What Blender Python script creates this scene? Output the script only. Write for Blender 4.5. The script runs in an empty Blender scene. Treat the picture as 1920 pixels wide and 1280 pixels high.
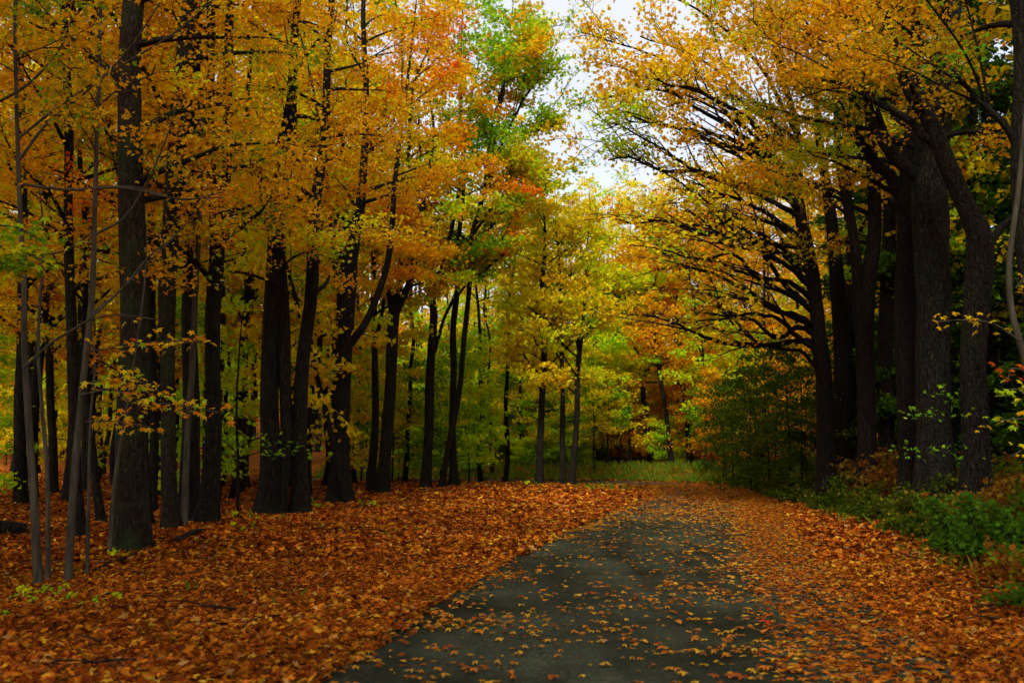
import bpy, math, random
import numpy as np
from mathutils import Vector, noise as mnoise

SC = bpy.context.scene
COL = SC.collection
RNG = np.random.default_rng(11)
random.seed(5)
R = math.radians

# ---------------------------------------------------------------- camera
F = 1867.0                       # focal length in photo pixels (1920 wide)
CAM_H = 1.5
PITCH = math.atan(200.0 / F)
cam_d = bpy.data.cameras.new('camera')
cam = bpy.data.objects.new('camera', cam_d); COL.objects.link(cam)
cam_d.sensor_width = 36.0
cam_d.lens = F / 1920.0 * 36.0
cam_d.clip_end = 3000.0
cam.location = (0, 0, CAM_H)
cam.rotation_euler = (R(90) + PITCH, 0, 0)
cam_d.dof.use_dof = True
cam_d.dof.focus_distance = 17.0
cam_d.dof.aperture_fstop = 1.9
SC.camera = cam

# ---------------------------------------------------------------- sky and sun
SUN_EL, SUN_AZ = R(42), R(190)   # soft light coming up the lane from behind the camera
w = bpy.data.worlds.new('World'); SC.world = w; w.use_nodes = True
nt = w.node_tree; nt.nodes.clear()
sky = nt.nodes.new('ShaderNodeTexSky'); sky.sky_type = 'NISHITA'; sky.sun_disc = False
sky.sun_elevation = SUN_EL; sky.sun_rotation = SUN_AZ
sky.air_density = 1.0; sky.dust_density = 4.0
bw = nt.nodes.new('ShaderNodeRGBToBW')
mixc = nt.nodes.new('ShaderNodeMix'); mixc.data_type = 'RGBA'; mixc.inputs[0].default_value = 0.6
bg = nt.nodes.new('ShaderNodeBackground'); bg.inputs[1].default_value = 0.15
wo = nt.nodes.new('ShaderNodeOutputWorld')
nt.links.new(sky.outputs[0], bw.inputs[0])
nt.links.new(sky.outputs[0], mixc.inputs[6]); nt.links.new(bw.outputs[0], mixc.inputs[7])
tcw = nt.nodes.new('ShaderNodeTexCoord'); cn = nt.nodes.new('ShaderNodeTexNoise'); cn.inputs['Scale'].default_value = 5; cn.inputs['Detail'].default_value = 6
cm = nt.nodes.new('ShaderNodeMapRange'); cm.inputs[1].default_value = .35; cm.inputs[2].default_value = .65; cm.inputs[3].default_value = .35; cm.inputs[4].default_value = .85
cx = nt.nodes.new('ShaderNodeMix'); cx.data_type = 'RGBA'; cx.inputs[7].default_value = (2.75, 2.82, 3.1, 1)     # thin bright cloud over the whole sky
nt.links.new(tcw.outputs['Generated'], cn.inputs['Vector']); nt.links.new(cn.outputs[0], cm.inputs[0]); nt.links.new(cm.outputs[0], cx.inputs[0]); nt.links.new(mixc.outputs[2], cx.inputs[6])
nt.links.new(cx.outputs[2], bg.inputs[0]); nt.links.new(bg.outputs[0], wo.inputs[0])
sl = bpy.data.lights.new('sun', 'SUN'); sl.energy = 1.5; sl.angle = R(12); sl.color = (1, .96, .88)
so = bpy.data.objects.new('sun', sl); COL.objects.link(so)
# light comes FROM azimuth SUN_AZ (clockwise from +Y) at elevation SUN_EL
sd = Vector((math.sin(SUN_AZ) * math.cos(SUN_EL), math.cos(SUN_AZ) * math.cos(SUN_EL), math.sin(SUN_EL)))
so.rotation_euler = sd.to_track_quat('Z', 'Y').to_euler()
so.location = (0, 0, 60)
SC.view_settings.view_transform = 'Standard'
SC.view_settings.look = 'None'
SC.view_settings.exposure = 1.2
SC.view_settings.gamma = 1.0
SC.view_settings.use_curve_mapping = False
cy = SC.cycles
cy.use_denoising = True
try: cy.denoiser = 'OPENIMAGEDENOISE'
except Exception: pass
cy.max_bounces = 8; cy.diffuse_bounces = 4; cy.transmission_bounces = 7; cy.glossy_bounces = 2
cy.sample_clamp_indirect = 8

# ---------------------------------------------------------------- helpers
CP, SP = math.cos(PITCH), math.sin(PITCH)
def P(px, py, d):
    """photo pixel at depth d (metres ahead) -> world point"""
    u = (px - 960) / F; v = (640 - py) / F
    k = d / (CP - v * SP)
    return np.array([u * k, d, CAM_H + k * (SP + v * CP)])

def project(p):
    p = np.asarray(p, float)
    y, z = p[..., 1], p[..., 2] - CAM_H
    fw = y * CP + z * SP; up = -y * SP + z * CP
    fw = np.where(fw < .1, .1, fw)
    return 960 + F * p[..., 0] / fw, 640 - F * up / fw

ROAD = np.array([(-.6, -6), (-.2, 0), (.75, 6), (1.7, 11.5), (2.95, 17.5), (5.1, 26.7), (6.9, 34), (7.2, 39.0),
                 (5.4, 43.0), (1.5, 45.6), (-4, 47.2), (-12, 48.6), (-24, 50.5), (-40, 54)], float)
HALF = 2.25
def catmull(pts, n):
    pts = np.asarray(pts, float)
    q = np.vstack([2 * pts[0] - pts[1], pts, 2 * pts[-1] - pts[-2]])
    m = len(pts) - 1
    t = np.linspace(0, m, n); i = np.minimum(t.astype(int), m - 1); f = (t - i)[:, None]
    a, b, c, d = q[i], q[i + 1], q[i + 2], q[i + 3]
    return .5 * (2 * b + (c - a) * f + (2 * a - 5 * b + 4 * c - d) * f ** 2 + (3 * b - a - 3 * c + d) * f ** 3)
RC = catmull(ROAD, 260)
def road_xy(x, y):
    """signed lateral offset (right positive) from the centre line and arc index"""
    x = np.atleast_1d(x).astype(float); y = np.atleast_1d(y).astype(float)
    out = np.empty(len(x)); idx = np.empty(len(x), int)
    T = np.gradient(RC, axis=0); T /= np.linalg.norm(T, axis=1)[:, None]
    for s in range(0, len(x), 20000):
        dx = x[s:s + 20000, None] - RC[None, :, 0]; dy = y[s:s + 20000, None] - RC[None, :, 1]
        k = np.argmin(dx * dx + dy * dy, axis=1); r = np.arange(len(k))
        dist = np.sqrt(dx[r, k] ** 2 + dy[r, k] ** 2)
        sg = np.sign(dx[r, k] * T[k, 1] - dy[r, k] * T[k, 0])
        out[s:s + 20000] = dist * np.where(sg == 0, 1, sg); idx[s:s + 20000] = k
    return out, idx

def smooth(a, b, t):
    t = np.clip((t - a) / (b - a), 0, 1); return t * t * (3 - 2 * t)
def wob(x, y, s=1.0):
    return (np.sin(.7 * x * s + 1.3) * np.cos(.53 * y * s + .4) + .6 * np.sin(1.9 * x * s - 1.1 * y * s) + .5 * np.cos(2.7 * y * s + 1.7 * x * s + 2.0)) / 2.1
def ground(x, y):
    x = np.atleast_1d(np.asarray(x, float)); y = np.atleast_1d(np.asarray(y, float))
    off, _ = road_xy(x, y)
    near = smooth(2.6, 4.2, np.abs(off))
    z = .05 * wob(x, y) * near
    z = z + .62 * smooth(2.7, 5.2, off) + .035 * np.clip(off - 5, 0, 40)          # bank on the right
    z = z + .10 * smooth(3.2, 6, -off) + .025 * np.clip(-x - 9, 0, 40) * smooth(8, 30, y)
    z = z - .30 * np.exp(-((x + 6.4) ** 2 / 5 + (y - 12.2) ** 2 / 9))             # dip by the saplings
    z = z + 14 * smooth(70, 190, np.hypot(x, y))
    return z
def g1(x, y): return float(ground(x, y)[0])

def mesh_from(name, verts, faces_flat, sizes, mat, smooth_shade=False, colors=None):
    me = bpy.data.meshes.new(name)
    verts = np.asarray(verts, np.float32); fl = np.asarray(faces_flat, np.int32).ravel(); sizes = np.asarray(sizes, np.int32)
    me.vertices.add(len(verts)); me.vertices.foreach_set('co', verts.ravel())
    me.loops.add(len(fl)); me.loops.foreach_set('vertex_index', fl)
    me.polygons.add(len(sizes))
    me.polygons.foreach_set('loop_start', np.concatenate([[0], np.cumsum(sizes)[:-1]]).astype(np.int32))
    if smooth_shade: me.polygons.foreach_set('use_smooth', np.ones(len(sizes), bool))
    if colors is not None:
        at = me.attributes.new('leaf_color', 'FLOAT_COLOR', 'FACE')
        at.data.foreach_set('color', np.asarray(colors, np.float32).ravel())
    me.update(calc_edges=True)
    if mat: me.materials.append(mat)
    return me
def link(name, me, parent=None, loc=(0, 0, 0)):
    o = bpy.data.objects.new(name, me); COL.objects.link(o)
    if parent is not None: o.parent = parent
    o.location = loc
    return o
def tag(o, label=None, cat=None, group=None, kind=None):
    if label: o['label'] = label
    if cat: o['category'] = cat
    if group: o['group'] = group
    if kind: o['kind'] = kind
    return o
def copy_tree(o, loc, rz, sc, label=None, group=None):
    r = o.copy(); COL.objects.link(r); r.location = loc; r.rotation_euler = (0, 0, rz); r.scale = sc
    if label: r['label'] = label
    if group: r['group'] = group
    for ch in o.children:
        c = ch.copy(); COL.objects.link(c); c.parent = r
        for gch in ch.children:
            e = gch.copy(); COL.objects.link(e); e.parent = c
    return r

class Tubes:
    def __init__(s): s.v, s.f, s.n = [], [], 0
    def add(s, pts, rad, sides=6, flare=0.0, ridge=0.0, seed=0, cap=True):
        pts = np.asarray(pts, float); n = len(pts); rad = np.asarray(rad, float)
        t = np.gradient(pts, axis=0); t /= np.maximum(np.linalg.norm(t, axis=1), 1e-9)[:, None]
        ref = np.array([1., 0, 0]) if abs(t[0, 0]) < .8 else np.array([0, 1., 0])
        a = np.linspace(0, 2 * np.pi, sides, endpoint=False)
        U = np.empty((n, 3)); u = ref - t[0] * ref.dot(t[0]); u /= np.linalg.norm(u); U[0] = u
        for i in range(1, n):
            u = u - t[i] * u.dot(t[i]); u /= np.linalg.norm(u); U[i] = u
        W = np.cross(t, U)
        rr = np.repeat(rad[:, None], sides, 1)
        if flare or ridge:
            g = np.random.default_rng(seed)
            if flare:
                h = np.linalg.norm(pts - pts[0], axis=1)[:, None]
                ph = g.uniform(0, 6.28, 3)
                lob = .55 + .45 * np.cos(3 * a + ph[0]) * .6 + .3 * np.cos(5 * a + ph[1]) + .2 * np.cos(2 * a + ph[2])
                rr = rr * (1 + flare * np.exp(-h / .42) * np.clip(lob, 0, 2)[None, :])
            if ridge:
                q = g.normal(size=(n + 16, sides))
                kern = np.hanning(9); kern /= kern.sum()
                q = np.stack([np.convolve(q[:, j], kern, 'same') for j in range(sides)], 1)[8:8 + n]
                big = np.stack([np.sin(h2 + a * k) for h2, k in zip(g.uniform(0, 6, 1), [3])], 0).mean(0)
                rr = rr * (1 + ridge * 1.6 * q + ridge * .5 * big[None, :] * np.sin(np.linspace(0, 5, n))[:, None])
        V = pts[:, None, :] + (U[:, None, :] * np.cos(a)[None, :, None] + W[:, None, :] * np.sin(a)[None, :, None]) * rr[:, :, None]
        i = np.arange(n - 1)[:, None]; j = np.arange(sides)[None, :]; k = (j + 1) % sides
        q = np.stack([i * sides + j, i * sides + k, (i + 1) * sides + k, (i + 1) * sides + j], -1).reshape(-1, 4) + s.n
        s.v.append(V.reshape(-1, 3)); s.f.append(q); s.n += n * sides
    def mesh(s, name, mat, origin=(0, 0, 0)):
        if not s.v: return None
        v = np.vstack(s.v) - np.asarray(origin); f = np.vstack(s.f)
        return mesh_from(name, v, f, np.full(len(f), 4), mat, True)

# leaf templates: (verts, faces)
def maple(lobes):
    if lobes == 5:
        tips = [(-2.15, .78), (-1.1, .95), (0, 1.1), (1.1, .95), (2.15, .78)]; notch = [-2.75, -1.6, -.5, .5, 1.6, 2.75]; nr = [.42, .42, .5, .5, .42, .42]
    else:
        tips = [(-1.25, .98), (0, 1.1), (1.25, .98)]; notch = [-2.35, -.6, .6, 2.35]; nr = [.55, .48, .48, .55]
    V = [(0, -.15, 0)]; Fc = []
    for a, r in zip(notch, nr): V.append((math.sin(a) * r * .9, math.cos(a) * r, .04))
    for a, r in tips: V.append((math.sin(a) * r, math.cos(a) * r, -.13 if a else -.2))
    m = len(notch)
    for i in range(len(tips)): Fc.append((0, 1 + i, 1 + m + i, 2 + i))
    V = np.array(V, float); V[:, :2] *= .5; V[:, 2] *= .6
    return V, np.array(Fc)
TM5, TM3 = maple(5), maple(3)
TD = (np.array([(0, -.5, 0), (.46, .05, .1), (0, .55, -.12), (-.46, .05, .1)]), np.array([(0, 1, 2, 3)]))

def leaf_mesh(name, pos, nor, size, colr, tmpl, mat, rng, origin=(0, 0, 0)):
    pos = np.asarray(pos); N = len(pos)
    nor = nor / np.linalg.norm(nor, axis=1)[:, None]
    rv = rng.normal(size=(N, 3)); u = np.cross(nor, rv); u /= np.maximum(np.linalg.norm(u, axis=1), 1e-6)[:, None]
    v = np.cross(nor, u)
    TV, TF = tmpl; K = len(TV)
    curl = rng.uniform(.3, 1.8, N)[:, None]
    asp = rng.uniform(.75, 1.1, N)[:, None]
    s = size[:, None, None]
    V = pos[:, None, :] - np.asarray(origin) + s * (u[:, None, :] * (TV[None, :, 0] * asp)[..., None] + v[:, None, :] * TV[None, :, 1, None] + nor[:, None, :] * (TV[None, :, 2] * curl)[..., None])
    Fc = (TF[None] + (np.arange(N) * K)[:, None, None]).reshape(-1, 4)
    c = np.ones((N, 4)); c[:, :3] = colr
    return mesh_from(name, V.reshape(-1, 3), Fc, np.full(len(Fc), 4), mat, False, np.repeat(c, len(TF), 0))

# ---------------------------------------------------------------- materials
def newmat(name):
    m = bpy.data.materials.new(name); m.use_nodes = True; m.node_tree.nodes.clear()
    return m, m.node_tree.nodes, m.node_tree.links
def leaf_material(name, trans, rough_gloss=.06):
    m, N, L = newmat(name)
    out = N.new('ShaderNodeOutputMaterial'); at = N.new('ShaderNodeAttribute'); at.attribute_name = 'leaf_color'
    d = N.new('ShaderNodeBsdfDiffuse'); t = N.new('ShaderNodeBsdfTranslucent'); mx = N.new('ShaderNodeMixShader'); mx.inputs[0].default_value = trans
    tc = N.new('ShaderNodeTexCoord'); nz = N.new('ShaderNodeTexNoise'); nz.inputs['Scale'].default_value = 14
    hs = N.new('ShaderNodeHueSaturation'); mr = N.new('ShaderNodeMapRange')
    mr.inputs[1].default_value = .3; mr.inputs[2].default_value = .7; mr.inputs[3].default_value = .72; mr.inputs[4].default_value = 1.2
    L.new(tc.outputs['Object'], nz.inputs['Vector']); L.new(nz.outputs[0], mr.inputs[0]); L.new(mr.outputs[0], hs.inputs['Value'])
    L.new(at.outputs['Color'], hs.inputs['Color'])
    L.new(hs.outputs[0], d.inputs[0]); L.new(hs.outputs[0], t.inputs[0])
    L.new(d.outputs[0], mx.inputs[1]); L.new(t.outputs[0], mx.inputs[2])
    L.new(mx.outputs[0], out.inputs[0])
    return m
M_LEAF = leaf_material('leaf', .6)
M_FALLEN = leaf_material('fallen_leaf', .12)
def plain_leaf(name, c, trans):
    m, N, L = newmat(name)
    out = N.new('ShaderNodeOutputMaterial'); d = N.new('ShaderNodeBsdfDiffuse'); t = N.new('ShaderNodeBsdfTranslucent'); mx = N.new('ShaderNodeMixShader'); mx.inputs[0].default_value = trans
    tc = N.new('ShaderNodeTexCoord'); nz = N.new('ShaderNodeTexNoise'); nz.inputs['Scale'].default_value = 5
    cr = N.new('ShaderNodeValToRGB'); cr.color_ramp.elements[0].position = .35; cr.color_ramp.elements[1].position = .7
    cr.color_ramp.elements[0].color = (c[0] * .7, c[1] * .6, c[2] * .7, 1); cr.color_ramp.elements[1].color = (c[0], c[1], c[2], 1)
    L.new(tc.outputs['Object'], nz.inputs['Vector']); L.new(nz.outputs[0], cr.inputs[0])
    L.new(cr.outputs[0], d.inputs[0]); L.new(cr.outputs[0], t.inputs[0])
    L.new(d.outputs[0], mx.inputs[1]); L.new(t.outputs[0], mx.inputs[2]); L.new(mx.outputs[0], out.inputs[0])
    return m
def bark(name, c0, c1, moss=None, vscale=6, bump=.6, moss_amt=.5, furrow=True):
    m, N, L = newmat(name)
    out = N.new('ShaderNodeOutputMaterial'); b = N.new('ShaderNodeBsdfPrincipled')
    b.inputs['Roughness'].default_value = .9
    try: b.inputs['Specular IOR Level'].default_value = .15
    except Exception: pass
    tc = N.new('ShaderNodeTexCoord'); mp = N.new('ShaderNodeMapping'); mp.inputs['Scale'].default_value = (vscale * 2.2, vscale * 2.2, vscale * .32)
    n1 = N.new('ShaderNodeTexNoise'); n1.inputs['Scale'].default_value = 1.6; n1.inputs['Detail'].default_value = 6; n1.inputs['Roughness'].default_value = .65
    cr = N.new('ShaderNodeValToRGB'); cr.color_ramp.elements[0].position = .36; cr.color_ramp.elements[1].position = .66
    cr.color_ramp.elements[0].color = (*c0, 1); cr.color_ramp.elements[1].color = (*c1, 1)
    L.new(tc.outputs['Object'], mp.inputs[0]); L.new(mp.outputs[0], n1.inputs['Vector']); L.new(n1.outputs[0], cr.inputs[0])
    col = cr.outputs[0]
    mp2 = N.new('ShaderNodeMapping'); mp2.inputs['Scale'].default_value = (vscale * 2.0, vscale * 2.0, vscale * .42)
    nd = N.new('ShaderNodeTexNoise'); nd.inputs['Scale'].default_value = 3.0; nd.inputs['Detail'].default_value = 3
    md = N.new('ShaderNodeMix'); md.data_type = 'RGBA'; md.blend_type = 'LINEAR_LIGHT'; md.inputs[0].default_value = .13
    vf = N.new('ShaderNodeTexVoronoi'); vf.feature = 'DISTANCE_TO_EDGE'; vf.inputs['Scale'].default_value = 1.5
    L.new(tc.outputs['Object'], nd.inputs['Vector']); L.new(tc.outputs['Object'], md.inputs[6]); L.new(nd.outputs['Color'], md.inputs[7]); L.new(md.outputs[2], mp2.inputs[0]); L.new(mp2.outputs[0], vf.inputs['Vector'])
    fr_ = N.new('ShaderNodeMapRange'); fr_.inputs[1].default_value = 0; fr_.inputs[2].default_value = .22; fr_.inputs[3].default_value = .25; fr_.inputs[4].default_value = 1.0
    L.new(vf.outputs['Distance'], fr_.inputs[0])
    mf = N.new('ShaderNodeMix'); mf.data_type = 'RGBA'; mf.blend_type = 'MULTIPLY'; mf.inputs[0].default_value = 1.0 if furrow else 0.0
    L.new(col, mf.inputs[6]); L.new(fr_.outputs[0], mf.inputs[7]); col = mf.outputs[2]
    ad = N.new('ShaderNodeMath'); ad.operation = 'MULTIPLY_ADD'; ad.inputs[1].default_value = .5; L.new(n1.outputs[0], ad.inputs[0]); L.new(fr_.outputs[0], ad.inputs[2])
    if moss:
        n2 = N.new('ShaderNodeTexNoise'); n2.inputs['Scale'].default_value = 1.3; n2.inputs['Detail'].default_value = 4
        r2 = N.new('ShaderNodeMapRange'); r2.inputs[1].default_value = .5; r2.inputs[2].default_value = .68; r2.inputs[4].default_value = moss_amt
        mx = N.new('ShaderNodeMix'); mx.data_type = 'RGBA'; mx.inputs[7].default_value = (*moss, 1)
        L.new(tc.outputs['Object'], n2.inputs['Vector']); L.new(n2.outputs[0], r2.inputs[0]); L.new(r2.outputs[0], mx.inputs[0]); L.new(col, mx.inputs[6]); col = mx.outputs[2]
    bp = N.new('ShaderNodeBump'); bp.inputs['Strength'].default_value = bump; bp.inputs['Distance'].default_value = .03
    L.new(ad.outputs[0] if furrow else n1.outputs[0], bp.inputs['Height']); L.new(bp.outputs[0], b.inputs['Normal'])
    L.new(col, b.inputs['Base Color']); L.new(b.outputs[0], out.inputs[0])
    return m
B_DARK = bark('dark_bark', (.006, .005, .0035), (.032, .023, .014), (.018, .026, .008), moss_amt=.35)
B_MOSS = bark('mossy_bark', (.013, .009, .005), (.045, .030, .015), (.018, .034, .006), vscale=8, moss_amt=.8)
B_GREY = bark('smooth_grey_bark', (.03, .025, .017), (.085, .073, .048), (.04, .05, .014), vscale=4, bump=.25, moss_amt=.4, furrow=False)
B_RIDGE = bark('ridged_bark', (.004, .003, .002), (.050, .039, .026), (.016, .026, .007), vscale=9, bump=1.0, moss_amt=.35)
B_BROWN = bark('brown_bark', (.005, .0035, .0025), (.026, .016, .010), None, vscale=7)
B_TWIG = bark('twig_bark', (.008, .006, .004), (.022, .017, .012), None, bump=.2, furrow=False)

def ground_material():
    m, N, L = newmat('leafy_soil')
    out = N.new('ShaderNodeOutputMaterial'); b = N.new('ShaderNodeBsdfPrincipled'); b.inputs['Roughness'].default_value = .95; b.inputs['Specular IOR Level'].default_value = .05
    tc = N.new('ShaderNodeTexCoord')
    vo = N.new('ShaderNodeTexVoronoi'); vo.inputs['Scale'].default_value = 9
    nz = N.new('ShaderNodeTexNoise'); nz.inputs['Scale'].default_value = 1.2; nz.inputs['Detail'].default_value = 5
    cr = N.new('ShaderNodeValToRGB'); e = cr.color_ramp.elements
    e[0].position = 0; e[0].color = (.08, .020, .004, 1); e[1].position = 1; e[1].color = (.30, .10, .012, 1)
    k = cr.color_ramp.elements.new(.45); k.color = (.22, .06, .007, 1)
    sp = N.new('ShaderNodeSeparateColor'); L.new(tc.outputs['Object'], vo.inputs['Vector']); L.new(vo.outputs['Color'], sp.inputs[0]); L.new(sp.outputs[0], cr.inputs[0])
    mx = N.new('ShaderNodeMix'); mx.data_type = 'RGBA'; mx.blend_type = 'MULTIPLY'; mx.inputs[0].default_value = .6
    cr2 = N.new('ShaderNodeValToRGB'); cr2.color_ramp.elements[0].color = (.35, .3, .25, 1); cr2.color_ramp.elements[1].color = (1, 1, 1, 1)
    cr2.color_ramp.elements[0].position = .35; cr2.color_ramp.elements[1].position = .6
    L.new(tc.outputs['Object'], nz.inputs['Vector']); L.new(nz.outputs[0], cr2.inputs[0]); L.new(cr.outputs[0], mx.inputs[6]); L.new(cr2.outputs[0], mx.inputs[7])
    bp = N.new('ShaderNodeBump'); bp.inputs['Distance'].default_value = .04; L.new(vo.outputs['Distance'], bp.inputs['Height'])
    L.new(bp.outputs[0], b.inputs['Normal']); L.new(mx.outputs[2], b.inputs['Base Color']); L.new(b.outputs[0], out.inputs[0])
    return m
def road_material():
    m, N, L = newmat('worn_asphalt')
    out = N.new('ShaderNodeOutputMaterial'); b = N.new('ShaderNodeBsdfPrincipled'); b.inputs['Roughness'].default_value = .62; b.inputs['Specular IOR Level'].default_value = .04
    tc = N.new('ShaderNodeTexCoord')
    n1 = N.new('ShaderNodeTexNoise'); n1.inputs['Scale'].default_value = 38; n1.inputs['Detail'].default_value = 3
    n2 = N.new('ShaderNodeTexNoise'); n2.inputs['Scale'].default_value = .9; n2.inputs['Detail'].default_value = 6
    c1 = N.new('ShaderNodeValToRGB'); c1.color_ramp.elements[0].position = .3; c1.color_ramp.elements[1].position = .72
    c1.color_ramp.elements[0].color = (.011, .0140, .0065, 1); c1.color_ramp.elements[1].color = (.066, .076, .044, 1)
    mx = N.new('ShaderNodeMix'); mx.data_type = 'RGBA'; mx.blend_type = 'OVERLAY'; mx.inputs[0].default_value = .55
    L.new(tc.outputs['Object'], n1.inputs['Vector']); L.new(tc.outputs['Object'], n2.inputs['Vector'])
    L.new(n2.outputs[0], c1.inputs[0]); L.new(c1.outputs[0], mx.inputs[6]); L.new(n1.outputs[0], mx.inputs[7])
    va = N.new('ShaderNodeTexVoronoi'); va.inputs['Scale'].default_value = 28; L.new(tc.outputs['Object'], va.inputs['Vector'])
    ra = N.new('ShaderNodeMapRange'); ra.inputs[1].default_value = .1; ra.inputs[2].default_value = .5; ra.inputs[3].default_value = 1.35; ra.inputs[4].default_value = .7; L.new(va.outputs['Distance'], ra.inputs[0])
    m2 = N.new('ShaderNodeMix'); m2.data_type = 'RGBA'; m2.blend_type = 'MULTIPLY'; m2.inputs[0].default_value = 1; L.new(mx.outputs[2], m2.inputs[6]); L.new(ra.outputs[0], m2.inputs[7])
    mpr = N.new('ShaderNodeMapping'); mpr.inputs['Scale'].default_value = (1.6, .16, 1); mpr.inputs['Rotation'].default_value = (0, 0, R(-11)); n3 = N.new('ShaderNodeTexNoise'); n3.inputs['Scale'].default_value = 1.0; n3.inputs['Detail'].default_value = 5
    L.new(tc.outputs['Object'], mpr.inputs[0]); L.new(mpr.outputs[0], n3.inputs['Vector'])
    rb = N.new('ShaderNodeMapRange'); rb.inputs[1].default_value = .35; rb.inputs[2].default_value = .65; rb.inputs[3].default_value = .55; rb.inputs[4].default_value = 1.35; L.new(n3.outputs[0], rb.inputs[0])
    m3 = N.new('ShaderNodeMix'); m3.data_type = 'RGBA'; m3.blend_type = 'MULTIPLY'; m3.inputs[0].default_value = 1; L.new(m2.outputs[2], m3.inputs[6]); L.new(rb.outputs[0], m3.inputs[7])
    vc = N.new('ShaderNodeTexVoronoi'); vc.feature = 'DISTANCE_TO_EDGE'; vc.inputs['Scale'].default_value = .8
    mdc = N.new('ShaderNodeMix'); mdc.data_type = 'RGBA'; mdc.blend_type = 'LINEAR_LIGHT'; mdc.inputs[0].default_value = .25; L.new(tc.outputs['Object'], mdc.inputs[6]); L.new(n2.outputs['Color'], mdc.inputs[7]); L.new(mdc.outputs[2], vc.inputs['Vector'])
    rc = N.new('ShaderNodeMapRange'); rc.inputs[1].default_value = .004; rc.inputs[2].default_value = .014; rc.inputs[3].default_value = .8; rc.inputs[4].default_value = 1; L.new(vc.outputs['Distance'], rc.inputs[0])
    m4 = N.new('ShaderNodeMix'); m4.data_type = 'RGBA'; m4.blend_type = 'MULTIPLY'; m4.inputs[0].default_value = 1; L.new(m3.outputs[2], m4.inputs[6]); L.new(rc.outputs[0], m4.inputs[7]); mx = m4
    r = N.new('ShaderNodeMapRange'); r.inputs[3].default_value = .45; r.inputs[4].default_value = .85; L.new(n2.outputs[0], r.inputs[0]); L.new(r.outputs[0], b.inputs['Roughness'])
    bp = N.new('ShaderNodeBump'); bp.inputs['Strength'].default_value = .5; bp.inputs['Distance'].default_value = .008
    L.new(n1.outputs[0], bp.inputs['Height']); L.new(bp.outputs[0], b.inputs['Normal'])
    L.new(mx.outputs[2], b.inputs['Base Color']); L.new(b.outputs[0], out.inputs[0])
    return m
M_GROUND = ground_material(); M_ROAD = road_material()
def grass_material():
    return leaf_material('grass_blade', .4)
M_GRASS = grass_material()

# ---------------------------------------------------------------- ground and road
def axis(lim, fine, step, coarse):
    a = list(np.arange(-fine, fine + 1e-6, step)); b = []
    v = fine
    while v < lim: v += coarse; coarse *= 1.25; b.append(v)
    return np.array([-q for q in b[::-1]] + a + b)
gx = axis(700, 24, .6, 1.2); gy = axis(700, 30, .6, 1.2) + 24
X, Y = np.meshgrid(gx, gy)
Z = ground(X.ravel(), Y.ravel())
off_g, _ = road_xy(X.ravel(), Y.ravel())
Z = np.where(np.abs(off_g) < 2.6, -.012, Z)
nx, ny = len(gx), len(gy)
ii, jj = np.meshgrid(np.arange(nx - 1), np.arange(ny - 1))
a0 = (jj * nx + ii).ravel()
fq = np.stack([a0, a0 + 1, a0 + nx + 1, a0 + nx], 1)
GO = link('ground', mesh_from('ground', np.stack([X.ravel(), Y.ravel(), Z], 1), fq, np.full(len(fq), 4), M_GROUND, True))
tag(GO, 'forest floor covered in rust brown fallen leaves', 'ground', kind='structure')
T = np.gradient(RC, axis=0); T /= np.linalg.norm(T, axis=1)[:, None]
NR = np.stack([T[:, 1], -T[:, 0]], 1)
cols = np.linspace(-HALF, HALF, 9)
rv = []
for c in cols:
    q = RC + NR * (c + .06 * np.sin(np.arange(len(RC)) * .7)[:, None] * (abs(c) > HALF - .1))
    rv.append(np.stack([q[:, 0], q[:, 1], .016 + .03 * (1 - (c / HALF) ** 2) * np.ones(len(RC))], 1))
rv = np.stack(rv, 1).reshape(-1, 3)
ii, jj = np.meshgrid(np.arange(8), np.arange(len(RC) - 1)); a0 = (jj * 9 + ii).ravel()
fq = np.stack([a0, a0 + 1, a0 + 10, a0 + 9], 1)
ROADO = link('road', mesh_from('road', rv, fq, np.full(len(fq), 4), M_ROAD, True))
tag(ROADO, 'narrow grey asphalt lane strewn with leaves and bending left', 'road', kind='structure')
def surf(x, y):
    off, _ = road_xy(x, y)
    return np.where(np.abs(off) < HALF, .016 + .03 * (1 - (off / HALF) ** 2), ground(x, y))

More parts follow.
